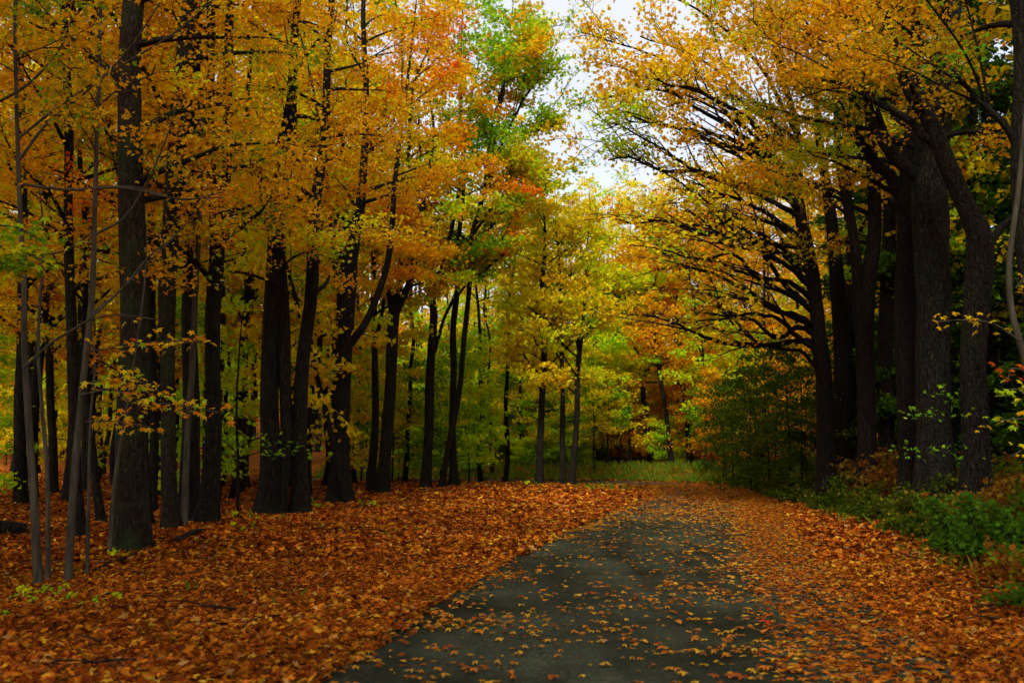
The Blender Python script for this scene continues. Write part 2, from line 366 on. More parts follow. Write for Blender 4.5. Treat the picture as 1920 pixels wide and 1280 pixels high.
# ---------------------------------------------------------------- palettes (leaf colours, ramp order)
C_RED = (.88, .17, .010); C_ORG = (.92, .37, .010); C_AMB = (.93, .58, .012); C_YEL = (.94, .84, .016)
C_LIM = (.52, .82, .016); C_GRN = (.17, .42, .014); C_DGR = (.045, .085, .006); C_OLV = (.46, .38, .02); C_RUST = (.22, .07, .012)
PAL = {
 'orange': [C_LIM, C_YEL, C_AMB, C_ORG, C_AMB, C_ORG, C_RED],
 'amber': [C_GRN, C_OLV, C_AMB, C_ORG, C_AMB, C_YEL, C_LIM],
 'amber_dark': [C_GRN, C_OLV, C_AMB, C_ORG, C_AMB, C_OLV],
 'yellow': [C_LIM, C_YEL, C_YEL, C_AMB, C_YEL, C_LIM],
 'gold': [C_GRN, C_LIM, C_YEL, C_AMB, C_YEL, C_AMB],
 'lime': [C_GRN, C_LIM, C_LIM, C_YEL, C_LIM, C_GRN],
 'green': [C_DGR, C_GRN, C_GRN, (.32, .5, .02), C_GRN, C_DGR],
  'bankgreen': [C_DGR, (.07, .20, .015), (.05, .15, .012), (.10, .24, .015), C_DGR],
 'turning': [C_GRN, (.2, .45, .014), C_LIM, (.2, .45, .014), C_YEL, C_AMB, C_LIM],
 'glow': [C_LIM, C_YEL, C_AMB, C_AMB, C_ORG, C_YEL, C_AMB],
 'dark': [C_DGR, C_DGR, C_GRN, C_DGR, C_DGR, C_DGR],
 'fire': [C_AMB, C_ORG, C_AMB, C_ORG, C_RED, C_ORG],
 'mixed': [C_GRN, C_LIM, C_GRN, C_AMB, C_ORG, C_AMB],
 'shrub': [C_DGR, (.12, .19, .008), C_DGR, (.09, .15, .007), (.25, .22, .02), C_DGR],
 'bronze': [C_DGR, C_RUST, (.30, .22, .02), C_RUST, (.38, .15, .015), C_GRN],
}
def ramp(pal, t):
    p = np.array(PAL[pal]); t = np.clip(t, 0, .9999) * (len(p) - 1); i = t.astype(int); f = (t - i)[:, None]
    return p[i] * (1 - f) + p[np.minimum(i + 1, len(p) - 1)] * f
def fieldn(q, s):
    return np.array([mnoise.noise(Vector(v * s)) for v in q])

def in_gap(p):
    """open strip of sky above the lane, between the two rows of crowns"""
    y = np.maximum(p[:, 1], 1); u = p[:, 0] / y; el = (p[:, 2] - CAM_H) / y
    c = .066 + .012 * np.sin(el * 22 + 1.0); hw = .0135 + .007 * np.sin(el * 37 + p[:, 2] * 1.7) + RNG.normal(0, .007, len(p))
    return (np.abs(u - c) < hw) & (el > .268) & (p[:, 1] < 60) & (RNG.random(len(p)) < .93)

class Crown:
    def __init__(s): s.p, s.sz = [], []
    def cluster(s, pts, m, sig, size, rng):
        pts = np.repeat(np.asarray(pts), m, 0)
        q = pts + rng.normal(size=pts.shape) * np.array([sig, sig, sig * .5])
        q[:, 2] -= abs(rng.normal(0, sig * .35, len(q)))
        s.p.append(q); s.sz.append(size * rng.uniform(.65, 1.2, len(q)))
    def mesh(s, name, pal, tmpl, rng, origin, gap=True, lod=True, mat=None, shift=0.0, tilt=.75):
        if not s.p: return None
        p = np.vstack(s.p); sz = np.concatenate(s.sz)
        if gap:
            k = ~in_gap(p); p, sz = p[k], sz[k]
        if lod:                                  # beyond the frame fewer, larger leaves
            px, py = project(p)
            inside = (px > -160) & (px < 2080) & (py > -160) & (p[:, 1] > 2)
            k = inside | (rng.random(len(p)) < .16)
            sz = np.where(inside, sz, sz * 2.3); p, sz = p[k], sz[k]
        # colour changes from spray to spray, jitters from leaf to leaf
        cell = np.floor(p / .55).astype(int); key, inv = np.unique(cell, axis=0, return_inverse=True)
        tt = fieldn((key + .5) * .55 + shift * 31.7, .42)[inv.ravel()]
        t = .5 + .85 * tt + rng.normal(0, .10, len(p))
        c = ramp(pal, t) * rng.uniform(.75, 1.12, (len(p), 1))
        nor = rng.normal(size=p.shape) * tilt + np.array([0, 0, 1.0])
        return leaf_mesh(name, p, nor, sz, c, tmpl, mat or M_LEAF, rng, origin)

def bez(pts, n): return catmull(pts, n)
def limb_path(p0, az, el, L, rng, curve=-.25, n=7, wobble=.16):
    p = [np.array(p0, float)]; a, e = az, el
    for i in range(n - 1):
        a += rng.normal(0, wobble); e += curve / (n - 1) + rng.normal(0, wobble * .5)
        p.append(p[-1] + L / (n - 1) * np.array([math.cos(a) * math.cos(e), math.sin(a) * math.cos(e), math.sin(e)]))
    return np.array(p)
def leafy_limb(path, tw, cr, rng, per_m=3.2, m=6, leaf=.11, sig=.16, start=.22, twl=(.5, 1.4), r=.012, bare=0.0, sub=True, lift=0.):
    L = np.linalg.norm(np.diff(path, axis=0), axis=1).sum()
    n = max(3, int(L * per_m)); fine = catmull(path, 24)
    side = 1
    for k in range(n):
        t = start + (1 - start) * (k + rng.random()) / n
        i = min(int(t * 23), 22); p = fine[i] + (fine[i + 1] - fine[i]) * (t * 23 - i)
        tg = fine[i + 1] - fine[i]; az = math.atan2(tg[1], tg[0]) + side * rng.uniform(.5, 1.15); side = -side
        el = math.atan2(tg[2], math.hypot(tg[0], tg[1])) * .4 + rng.normal(.12, .22) + lift
        ln = rng.uniform(*twl) * (1.15 - .6 * t)
        q = limb_path(p, az, el, ln, rng, -.3, 5, .18)
        tw.add(q, np.linspace(r, r * .3, 5), 3)
        if rng.random() < bare: continue
        f = catmull(q, 10)[3:]
        c = f[rng.random(len(f)) < .75]
        if len(c): cr.cluster(c + np.array([0, 0, lift * .35]), m, sig, leaf, rng)
        if sub and ln > .6:
            for s in (-1, 1):
                j = int(rng.integers(1, 4)); q2 = limb_path(q[j], az + s * rng.uniform(.5, 1), el + rng.normal(0, .2), ln * .55, rng, -.3, 4, .15)
                tw.add(q2, np.linspace(r * .6, r * .25, 4), 3)
                cr.cluster(catmull(q2, 6)[2:], m, sig, leaf, rng)
    cr.cluster(fine[-5:], m, sig, leaf, rng)

def stem_world(st, d, base=False, dz=0):
    pts = []; rad = []
    for q in st:
        dd = d + (q[3] if len(q) > 3 else 0)
        pts.append(P(q[0], q[1], dd)); rad.append(q[2] * .5 * dd / F)
    return np.array(pts), np.array(rad)

def build_tree(name, label, cat, d, stems, pal, group=None, bark_m=None, n_limbs=18, z0=4.5, z1=14., ll=(1.8, 3.6), ext=6.0,
               extra=(), m=6, leaf=.11, per_m=3.0, tmpl=TM3, sides=14, ridge=.05, flare=.9, seed=0, twl=(.5, 1.4), bare=0., el=(.15, .7),
               az=None, tilt=1.05, sparse_limb_parts=True, ext_leaf=True, xs=.5, xm=None):
    rng = np.random.default_rng(1000 + seed)
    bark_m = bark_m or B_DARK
    bx, by = P(stems[0][0][0], stems[0][0][1], d)[:2]
    bz = g1(bx, by); base = np.array([bx, by, bz])
    root = bpy.data.objects.new(name, None); COL.objects.link(root); root.location = base; root.empty_display_size = .3
    tag(root, label, cat, group)
    crown = Crown(); tw = Tubes(); paths = []
    for k, st in enumerate(stems):
        pts, rad = stem_world(st, d)
        if k == 0:
            pts[0] = base - np.array([0, 0, .12])
        z_end = pts[-1, 2]
        e = ext if k == 0 else ext * .8
        if e > 0:
            dv = pts[-1] - pts[-2]; dv /= np.linalg.norm(dv); dv = dv * .6 + np.array([rng.normal(0, .1), rng.normal(0, .1), .6]); dv /= np.linalg.norm(dv)
            pts = np.vstack([pts, pts[-1] + dv * e * .5, pts[-1] + dv * e * .5 + (dv + rng.normal(0, .15, 3)) * e * .5]); rad = np.concatenate([rad, [rad[-1] * .65, rad[-1] * .2]])
        L = np.linalg.norm(np.diff(pts, axis=0), axis=1).sum(); n = max(10, int(L / .22))
        rr = catmull(np.stack([rad, rad, rad], 1), n)[:, 0]; rr = np.maximum(rr, .004)
        fine = catmull(pts, n)
        fine[:, :2] += np.stack([np.sin(np.linspace(0, L * 1.3, n) + seed), np.cos(np.linspace(0, L * 1.1, n) + 2 * seed)], 1) * np.minimum(rr, .12)[:, None] * .22
        tb = Tubes(); tb.add(fine, rr, sides if k == 0 else max(8, sides - 4), flare if k == 0 else 0, ridge, seed * 7 + k)
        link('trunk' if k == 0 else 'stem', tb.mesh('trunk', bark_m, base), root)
        paths.append((fine, rr))
    for k, st in enumerate(extra):
        pts, rad = stem_world(st, d); low = xm is not None and st[0][1] > 385
        f = catmull(pts, len(pts) * 4); rr = np.maximum(catmull(np.stack([rad] * 3, 1), len(pts) * 4)[:, 0], .004)
        f += rng.normal(0, .012, f.shape)
        tb = Tubes(); tb.add(f, rr * (.82 if low else 1.05), 7, 0, .03, seed + 50 + k); link('limb', tb.mesh('limb', bark_m, base), root)
        leafy_limb(f[::2], tw, crown, rng, per_m, 1 if low else (xm or m), leaf, .17, xs if not low else .35, twl if not low else (.7, 1.7), .014, .55 if low else bare, lift=.5 if not low else .1)
        # secondary limbs fork from the long ones
        for s in range(4):
            j = int(len(f) * rng.uniform(.2, .8)); tg = f[min(j + 1, len(f) - 1)] - f[j - 1]
            q = limb_path(f[j], math.atan2(tg[1], tg[0]) + rng.choice([-1, 1]) * rng.uniform(.35, .9), math.atan2(tg[2], math.hypot(tg[0], tg[1])) + rng.normal(.15, .2), rng.uniform(1.4, 3.0), rng)
            tb = Tubes(); tb.add(catmull(q, 14), np.linspace(rr[j] * .55, .006, 14), 5); link('limb', tb.mesh('limb', bark_m, base), root)
            leafy_limb(q, tw, crown, rng, per_m, 1 if low else (xm or m), leaf, .17, min(xs, .6) if not low else .3, twl, .01, .55 if low else bare, lift=.4 if not low else .1)
    for k in range(n_limbs):
        fine, rr = paths[int(rng.integers(len(paths)))] if rng.random() < .6 else paths[0]
        zz = fine[:, 2] - bz
        zt = z0 + (z1 - z0) * (k + rng.random()) / n_limbs
        zt = min(max(zt, zz[0] + .5), zz[-1] - .05)
        j = int(np.argmin(abs(zz - zt)))
        fr = (zt - z0) / max(z1 - z0, 1)
        A = rng.uniform(0, 2 * math.pi) if az is None else rng.normal(az[0], az[1])
        q = limb_path(fine[j], A, rng.uniform(*el) + .3 * fr, rng.uniform(*ll) * (1 - .4 * fr), rng)
        r0 = min(rr[j] * .5, .07)
        if sparse_limb_parts:
            tb = Tubes(); tb.add(catmull(q, 14), np.linspace(r0, .006, 14), 5); link('limb', tb.mesh('limb', bark_m, base), root)
        else:
            tw.add(catmull(q, 10), np.linspace(r0, .006, 10), 4)
        leafy_limb(q, tw, crown, rng, per_m, m, leaf, .17, .2, twl, .011, bare)
    if tw.v: tag(link('twigs', tw.mesh('twigs', B_TWIG, base), root), kind='stuff')
    me = crown.mesh('crown', pal, tmpl, rng, base, shift=seed, tilt=tilt)
    if me: tag(link('crown', me, root), kind='stuff')
    return root, base, paths

# ---------------------------------------------------------------- trees of the left wood edge
W1 = 'maples along the left wood edge'
LT = dict(group=None)
build_tree('maple_tree', 'broad mossy maple with a green flared base at the left wood edge', 'tree', 15.2,
    [[(243, 1025, 62), (247, 850, 56), (250, 640, 50), (248, 300, 46), (247, 0, 38)]], 'amber', bark_m=B_MOSS, sides=26, ridge=.05, seed=1,
    n_limbs=20, z0=5.0, z1=15, flare=.7)
build_tree('maple_tree', 'dark maple leaning away behind the broad mossy trunk', 'tree', 18.0,
    [[(266, 990, 30), (264, 800, 28), (257, 450, 26), (235, 340, 24), (185, 175, 18), (150, 65, 16), (135, 0, 15)]], 'amber_dark', seed=2, n_limbs=16, z0=5)
build_tree('maple_tree', 'brown maple swelling midway just beside the broad mossy trunk', 'tree', 17.2,
    [[(320, 1003, 30), (318, 850, 26), (313, 700, 26), (315, 560, 32), (325, 350, 33), (335, 200, 30), (352, 0, 24)]], 'orange', bark_m=B_MOSS, seed=3, n_limbs=18, z0=4.6, sides=18)
build_tree('maple_tree', 'dark straight maple close behind the swelling brown one', 'tree', 19.3,
    [[(360, 985, 36), (356, 800, 33), (357, 580, 28), (365, 300, 24), (368, 100, 20)]], 'amber', seed=4, n_limbs=16, z0=4.8)
build_tree('maple_tree', 'dark maple dividing into two upright stems above head height', 'tree', 18.7,
    [[(393, 990, 36), (397, 800, 29), (402, 600, 29), (404, 450, 27), (396, 280, 18), (394, 0, 16)], [(405, 470, 20), (422, 330, 18), (428, 200, 18), (431, 0, 16)]],
    'orange', seed=5, n_limbs=22, z0=4.4)
build_tree('maple_tree', 'thick black maple with a burl and a second stem fused to it', 'tree', 21.5,
    [[(503, 970, 46), (506, 850, 37), (508, 700, 35), (514, 520, 34), (518, 350, 32), (530, 280, 26), (545, 180, 20), (553, 80, 16)],
     [(528, 968, 22), (534, 800, 20), (536, 640, 24), (531, 540, 14), (530, 420, 10)], [(508, 390, 20), (495, 340, 14), (480, 300, 12), (465, 200, 9)]],
    'orange', seed=6, n_limbs=24, z0=4.3, sides=18)
build_tree('maple_tree', 'slim dark maple leaning slightly beside the thick black burled one', 'tree', 21.8,
    [[(560, 966, 36), (563, 850, 27), (570, 660, 25), (584, 527, 24), (592, 400, 22), (607, 250, 17), (615, 100, 14), (622, 0, 12)]], 'orange', seed=7, n_limbs=20, z0=4.6)
build_tree('maple_tree', 'dark maple with one heavy side stem curving up from its middle', 'tree', 25.5,
    [[(634, 950, 42), (640, 830, 34), (644, 660, 32), (653, 527, 36), (665, 440, 24), (680, 330, 16), (688, 200, 12)],
     [(655, 645, 16), (690, 597, 14), (720, 519, 13), (733, 440, 12), (742, 330, 9)], [(648, 560, 12), (634, 540, 9), (621, 440, 8), (612, 330, 7)]],
    'orange', seed=8, n_limbs=22, z0=5.2, ext=7, leaf=.125)
build_tree('dead_tree', 'thin bare dead pole leaning through the row of dark maples', 'tree', 25.0,
    [[(650, 940, 12), (622, 815, 11), (590, 690, 10), (560, 580, 9), (534, 482, 7)]], 'amber', seed=9, n_limbs=0, ext=0, sides=8, flare=.1)
build_tree('maple_tree', 'slender dark maple standing behind the three pronged one', 'tree', 31.5,
    [[(698, 925, 17), (702, 800, 14), (703, 628, 12), (700, 485, 10), (704, 350, 8)], [(704, 650, 8), (720, 560, 7), (728, 420, 6)]], 'gold', seed=10, n_limbs=16, z0=5.5, leaf=.14, tmpl=TD, m=7)
build_tree('maple_tree', 'black maple splitting into three prongs like a candelabra', 'tree', 30.4,
    [[(719, 932, 24), (728, 760, 22), (736, 640, 22), (738, 590, 21), (727, 527, 12), (731, 440, 11), (745, 320, 8), (752, 220, 6)],
     [(740, 600, 14), (750, 505, 11), (755, 440, 10), (765, 300, 8)], [(742, 595, 14), (772, 514, 12), (779, 440, 10), (800, 350, 8)]],
    'orange', seed=11, n_limbs=24, z0=6.0, ext=6, leaf=.14, tmpl=TD, m=5)
build_tree('maple_tree', 'forked dark maple with a long thin limb reaching over the verge', 'tree', 34.6,
    [[(797, 921, 20), (803, 800, 17), (808, 702, 17), (812, 600, 15), (808, 549, 15), (799, 484, 8), (795, 380, 6)], [(812, 560, 12), (829, 505, 11), (845, 440, 9), (860, 360, 7)]],
    'mixed', extra=[[(814, 660, 7), (838, 584, 6), (877, 532, 5), (930, 490, 4), (985, 440, 3)]], seed=12, n_limbs=26, z0=7.0, z1=17, ext=7, leaf=.15, tmpl=TD, m=5, ll=(2.2, 4.4))
build_tree('maple_tree', 'thin wavy maple curving up from a bent foot', 'tree', 35.2,
    [[(825, 921, 12), (834, 877, 11), (851, 790, 11), (864, 702, 10), (871, 637, 10), (880, 527, 9), (886, 440, 9), (905, 370, 7)]], 'turning', extra=[[(880, 500, 6), (925, 420, 5), (975, 370, 4), (1030, 350, 2)], [(886, 440, 6), (930, 380, 5), (980, 340, 4), (1035, 320, 2)], [(895, 400, 6), (940, 300, 5), (1000, 250, 4), (1045, 235, 2)], [(905, 370, 6), (950, 250, 5), (1000, 160, 4), (1050, 125, 2)], [(905, 370, 6), (930, 200, 5), (980, 90, 4), (1030, 60, 2)]], seed=13, n_limbs=24, z0=7.0, z1=17, ext=8, leaf=.15, tmpl=TD, m=4, ll=(2.2, 4.2))
build_tree('maple_tree', 'thin straight maple crossing the wavy one at its middle', 'tree', 35.9,
    [[(850, 917, 17), (849, 800, 13), (849, 702, 12), (851, 615, 12), (858, 527, 10), (862, 440, 9), (868, 350, 7)]], 'fire', seed=14, n_limbs=20, z0=7.0, z1=17, ext=8, leaf=.15, tmpl=TD, m=4, ll=(2., 4.))
# ---------------------------------------------------------------- trees at the bend
build_tree('maple_tree', 'straight yellow maple on the grassy inner corner of the bend', 'tree', 38.5,
    [[(1010, 909, 14), (1016, 780, 12), (1020, 630, 11), (1018, 536, 9), (1022, 440, 5)]], 'yellow', seed=15, n_limbs=30, z0=3.4, z1=11, ext=2.5, leaf=.17, tmpl=TD, m=3, per_m=2.4, ll=(1.8, 3.4), el=(.3, .8))
build_tree('maple_tree', 'slim yellow maple between two others on the inner corner of the bend', 'tree', 39.2,
    [[(1056, 906, 11), (1055, 800, 10), (1053, 686, 8), (1050, 574, 7), (1048, 480, 4)]], 'gold', seed=16, n_limbs=28, z0=3.4, z1=10.5, ext=2.5, leaf=.17, tmpl=TD, m=3, per_m=2.4, ll=(1.8, 3.2), el=(.3, .8))
build_tree('maple_tree', 'yellow maple forking at mid height beside the lane as it bends', 'tree', 38.8,
    [[(1072, 906, 13), (1080, 799, 11), (1082, 705, 10), (1089, 649, 9), (1096, 560, 5), (1100, 470, 3)], [(1086, 660, 6), (1075, 590, 5), (1070, 500, 3)]], 'yellow', seed=17, n_limbs=28, z0=3.4, z1=10.5, ext=2.5, leaf=.17, tmpl=TD, m=3, per_m=2.4, ll=(1.8, 3.2), el=(.3, .8))
FARL = [('pale slender maple standing alone past the bend', [(1181, 885, 7), (1180, 800, 6), (1176, 724, 5), (1172, 650, 4)], 'lime', 51),
        ('leaning forked maple past the bend with orange leaves', [(1222, 880, 13), (1211, 780, 11), (1204, 724, 10), (1190, 640, 7)], 'orange', 52),
        ('slanting orange maple past the bend beside the leaning forked one', [(1262, 892, 10), (1249, 772, 9), (1237, 705, 8), (1228, 600, 6)], 'orange', 50),
        ('tall orange maple past the bend by the dark green saplings', [(1297, 885, 12), (1286, 761, 10), (1279, 705, 9), (1270, 560, 6)], 'orange', 50.5),
        ('stout leaning maple past the bend where the green bank starts', [(1346, 850, 11), (1331, 761, 9), (1322, 690, 8), (1300, 560, 5)], 'orange', 47)]
for k, (lb, st, pl, d) in enumerate(FARL):
    build_tree('maple_tree', lb, 'tree', d, [st], pl, seed=20 + k, n_limbs=24, z0=3.8, z1=13, ext=3.0, leaf=.21, tmpl=TD, m=2, ll=(1.6, 3.6), sides=8)

# ---------------------------------------------------------------- big maples on the right bank
R1L = [[(1530, 640, 15), (1485, 641, 13), (1410, 649, 11), (1335, 637, 9), (1286, 615, 7), (1222, 592, 5, 1), (1166, 589, 3, 1.5)],
       [(1520, 615, 14), (1506, 602, 13), (1454, 578, 11), (1385, 537, 9), (1328, 509, 7), (1275, 497, 5), (1234, 468, 4), (1181, 460, 3)],
       [(1515, 530, 13), (1498, 509, 12), (1466, 476, 10), (1425, 456, 9), (1376, 452, 7), (1328, 436, 5), (1275, 424, 4), (1242, 420, 3)],
       [(1508, 470, 12), (1466, 428, 10), (1437, 415, 8), (1376, 411, 6), (1328, 424, 4), (1270, 418, 3)],
       [(1500, 390, 12), (1486, 354, 10), (1445, 322, 8), (1409, 293, 7), (1360, 265, 5), (1323, 245, 4), (1260, 215, 3)],
       [(1512, 570, 14), (1474, 537, 12), (1437, 485, 10), (1409, 444, 9), (1364, 407, 7), (1332, 383, 6), (1275, 342, 5), (1222, 310, 4), (1153, 269, 3)],
       [(1528, 690, 10), (1503, 660, 9), (1440, 649, 8), (1391, 622, 6), (1357, 585, 5), (1340, 560, 4)],
       [(1494, 300, 10), (1440, 220, 8), (1370, 150, 6), (1290, 100, 4), (1200, 70, 3)],
       [(1492, 250, 9), (1430, 130, 7), (1340, 40, 5), (1240, -15, 3), (1160, -40, 2)],
       [(1500, 350, 9), (1400, 240, 7), (1290, 180, 5), (1200, 170, 3), (1120, 190, 2)],
       [(1500, 370, 9), (1390, 270, 7), (1270, 240, 5), (1180, 230, 3), (1120, 250, 2)],
       [(1490, 260, 9), (1370, 180, 6), (1240, 110, 4), (1150, 80, 3), (1090, 60, 2)]]
rl = np.random.default_rng(99)
for k in range(16):
    y0 = 300 + 24 * k; x0 = 1494 + (y0 - 300) * .13; x1 = rl.uniform(1120, 1330); rise = rl.uniform(60, 230) * (1 if k < 10 else .6); sag = rl.uniform(-20, 50); dd = rl.uniform(-2.5, 2.5)
    R1L.append([(x0 + (x1 - x0) * t, y0 - rise * t ** .8 + sag * math.sin(math.pi * t) * (-1 if k % 3 == 0 else 1) * .6 + rl.normal(0, 6), 11 * (1 - t) + 3, -abs(dd) * t) for t in (0, .18, .36, .54, .72, .88, 1)])
build_tree('maple_tree', 'spreading maple whose long low limbs sweep out over the lane', 'tree', 26.0,
    [[(1548, 880, 36), (1545, 740, 32), (1539, 647, 30), (1523, 525, 27), (1502, 403, 22), (1496, 322, 17), (1490, 224, 13)],
     [(1572, 880, 34, .6), (1578, 700, 32, .6), (1572, 540, 28, .6), (1556, 400, 22, .6), (1540, 280, 16, .6), (1530, 150, 12, .6)]], 'glow', extra=R1L, xs=.68, xm=2, seed=30, n_limbs=8, z0=6.5, z1=17,
    bark_m=B_BROWN, leaf=.125, tmpl=TD, m=5, ll=(2.4, 4.5), per_m=2.6, sides=16, az=(2.9, .9))
build_tree('maple_tree', 'dark twin stemmed maple tucked behind the spreading one', 'tree', 23.5,
    [[(1622, 850, 36), (1622, 700, 34), (1625, 560, 32), (1640, 420, 26), (1635, 300, 22), (1620, 150, 14)], [(1614, 620, 26), (1600, 450, 20), (1575, 300, 16), (1560, 150, 10)]],
    'amber_dark', seed=31, n_limbs=22, z0=6, z1=16, bark_m=B_BROWN, leaf=.12, m=6, ll=(2.2, 4.2), az=(2.9, 1.1))
build_tree('maple_tree', 'dark slim maple wedged between the spreading and twin stemmed maples', 'tree', 28.0,
    [[(1597, 880, 30), (1596, 700, 27), (1598, 520, 24), (1590, 380, 19), (1584, 240, 14)]], 'amber', seed=36, n_limbs=14, z0=7, z1=16, bark_m=B_BROWN, leaf=.14, tmpl=TD, m=5)
build_tree('maple_tree', 'black straight maple in the shade behind the arching limb', 'tree', 26.5,
    [[(1662, 880, 30), (1660, 700, 28), (1664, 520, 26), (1668, 380, 22), (1672, 240, 16)]], 'amber_dark', seed=37, n_limbs=14, z0=7, z1=16, bark_m=B_BROWN, leaf=.14, tmpl=TD, m=5)
build_tree('maple_tree', 'dark ridged maple sending one long limb arching toward the lane', 'tree', 20.5,
    [[(1705, 900, 46), (1704, 700, 46), (1700, 560, 42), (1700, 420, 38), (1705, 300, 28), (1715, 150, 22), (1718, 0, 18)]],
    'amber', extra=[[(1698, 400, 28), (1675, 337, 24), (1627, 289, 18), (1601, 249, 16), (1566, 206, 14), (1514, 175, 11), (1479, 140, 8), (1457, 100, 7), (1444, 44, 5)]],
    seed=32, n_limbs=18, z0=6, z1=15, bark_m=B_BROWN, ll=(2., 4.), sides=18, az=(2.9, 1.2))
build_tree('maple_tree', 'thick old maple with pale furrowed bark on the right bank', 'tree', 19.0,
    [[(1755, 936, 66), (1753, 800, 60), (1750, 600, 60), (1745, 450, 62), (1747, 300, 64), (1768, 150, 48), (1785, 0, 38)]],
    'amber_dark', extra=[[(1728, 335, 28), (1680, 297, 24), (1645, 245, 21), (1627, 188, 18), (1610, 144, 15), (1570, 90, 11), (1500, 50, 8), (1440, 30, 5)]],
    seed=33, n_limbs=18, z0=6.5, z1=15, bark_m=B_RIDGE, ll=(2., 4.), sides=30, ridge=.07, az=(2.9, 1.2))
build_tree('maple_tree', 'crooked old maple bending across the thick furrowed one', 'tree', 17.5,
    [[(1830, 930, 50), (1832, 800, 46), (1828, 650, 46), (1832, 520, 48), (1834, 450, 46), (1810, 380, 36), (1780, 306, 34), (1740, 220, 31), (1706, 175, 27), (1680, 110, 23), (1665, 40, 18)],
     [(1842, 480, 22), (1868, 440, 15), (1903, 402, 12), (1950, 350, 10)]],
    'amber_dark', extra=[[(1778, 300, 18), (1724, 245, 15), (1680, 210, 13), (1636, 188, 11), (1590, 160, 8), (1540, 150, 5)]],
    seed=34, n_limbs=18, z0=6.0, z1=13, bark_m=B_RIDGE, ll=(2., 3.6), sides=26, ridge=.06, ext=4)
build_tree('maple_tree', 'black maple with a bare elbowed limb behind the light sapling', 'tree', 14.0,
    [[(1965, 980, 44), (1950, 700, 42), (1928, 480, 38), (1914, 250, 36), (1908, 0, 32)]], 'amber_dark', extra=[[(1912, 270, 14), (1860, 210, 12), (1811, 162, 9), (1785, 131, 6)]],
    seed=35, n_limbs=14, z0=4.6, z1=13, ll=(1.6, 3.), sides=16)

# ---------------------------------------------------------------- background trees: prototypes, then copies
def proto(name, label, cat, h, r, pal, n_limbs, z0, ll, leaf, m, per_m, seed, group, bark_m=None, bend=.25, twl=(.5, 1.4), tmpl=TD, el=(.1, .6), sig=.17, tilt=1.1, curve=-.25, shrinktop=.55):
    rng = np.random.default_rng(5000 + seed)
    root = bpy.data.objects.new(name, None); COL.objects.link(root); root.empty_display_size = .3
    tag(root, label, cat, group)
    n = 14
    z = np.linspace(-.15, h, n); path = np.stack([np.cumsum(rng.normal(0, bend * h / 60, n)), np.cumsum(rng.normal(0, bend * h / 60, n)), z], 1); path -= [path[0, 0], path[0, 1], 0]
    rr = r * (1 - .85 * np.linspace(0, 1, n) ** 1.1); rr[0] *= 1.3
    tb = Tubes(); f = catmull(path, 30); rf = catmull(np.stack([rr] * 3, 1), 30)[:, 0]; tb.add(f, rf, 8, .3, .03, seed)
    link('trunk', tb.mesh('trunk', bark_m or B_DARK), root)
    tw = Tubes(); cr = Crown()
    for k in range(n_limbs):
        zt = z0 + (h - z0) * (k + rng.random()) / n_limbs; j = int(np.argmin(abs(f[:, 2] - zt))); fr = (zt - z0) / (h - z0)
        q = limb_path(f[j], k * 2.4 + rng.normal(0, .4), rng.uniform(*el) + .35 * fr, rng.uniform(*ll) * (1 - shrinktop * fr), rng, curve)
        tw.add(catmull(q, 9), np.linspace(min(rf[j] * .5, .05), .005, 9), 4)
        leafy_limb(q, tw, cr, rng, per_m, m, leaf, sig, .15, twl, .009, 0, sub=False)
    tag(link('branches', tw.mesh('branches', B_TWIG), root), kind='stuff')
    tag(link('crown', cr.mesh('crown', pal, tmpl, rng, (0, 0, 0), gap=False, lod=False, shift=seed, tilt=tilt), root), kind='stuff')
    return root
PT = {}
for k, (pl, word) in enumerate([('orange', 'orange'), ('amber', 'amber'), ('yellow', 'yellow'), ('gold', 'golden'), ('lime', 'lime green'), ('amber_dark', 'olive and amber')]):
    for s in range(2):
        hh = [15.5, 18.0][s]
        PT[pl, s] = proto('maple_tree', f'{["slender", "tall"][s]} {word} leaved maple in the wood behind the front row', 'tree', hh, [.12, .17][s], pl, 28, [3.0, 4.0][s], (2.0, 3.8), .18, 4, 2.6, 10 * k + s, f'{["slender", "tall"][s]} {word} background maples', el=(.25, .75), shrinktop=.4)
SG = {}
for k, (pl, word) in enumerate([('lime', 'lime green'), ('yellow', 'yellow'), ('gold', 'golden'), ('orange', 'orange'), ('green', 'green')]):
    for s in range(2):
        SG[pl, s] = proto('maple_sapling', f'{["thin", "bushy"][s]} {word} understorey maple sapling among the trunks', 'sapling', [6.5, 4.6][s], [.04, .03][s], pl, [22, 22][s], [1.6, .7][s], (.8, 1.9), .14, 5, 3.0, 100 + 10 * k + s, f'{["thin", "bushy"][s]} {word} understorey saplings', bark_m=B_DARK, twl=(.3, .8), el=(-.1, .4), shrinktop=.35)
EV = proto('evergreen_tree', 'dark evergreen with drooping layered boughs behind the right bank maples', 'tree', 19, .2, 'dark', 60, 1.0, (2.2, 3.8), .16, 9, 3.2, 300, 'dark evergreens behind the right bank', twl=(.4, 1.0), el=(-.25, .05), sig=.15, tilt=.5, curve=-.3, shrinktop=.8)
used = set(); BASE = {}
for k_, pr_ in list(PT.items()) + list(SG.items()): BASE[pr_.name] = pr_['label'].split(' in the wood')[0].split(' among the')[0]
BASE[EV.name] = 'dark evergreen with drooping layered boughs'
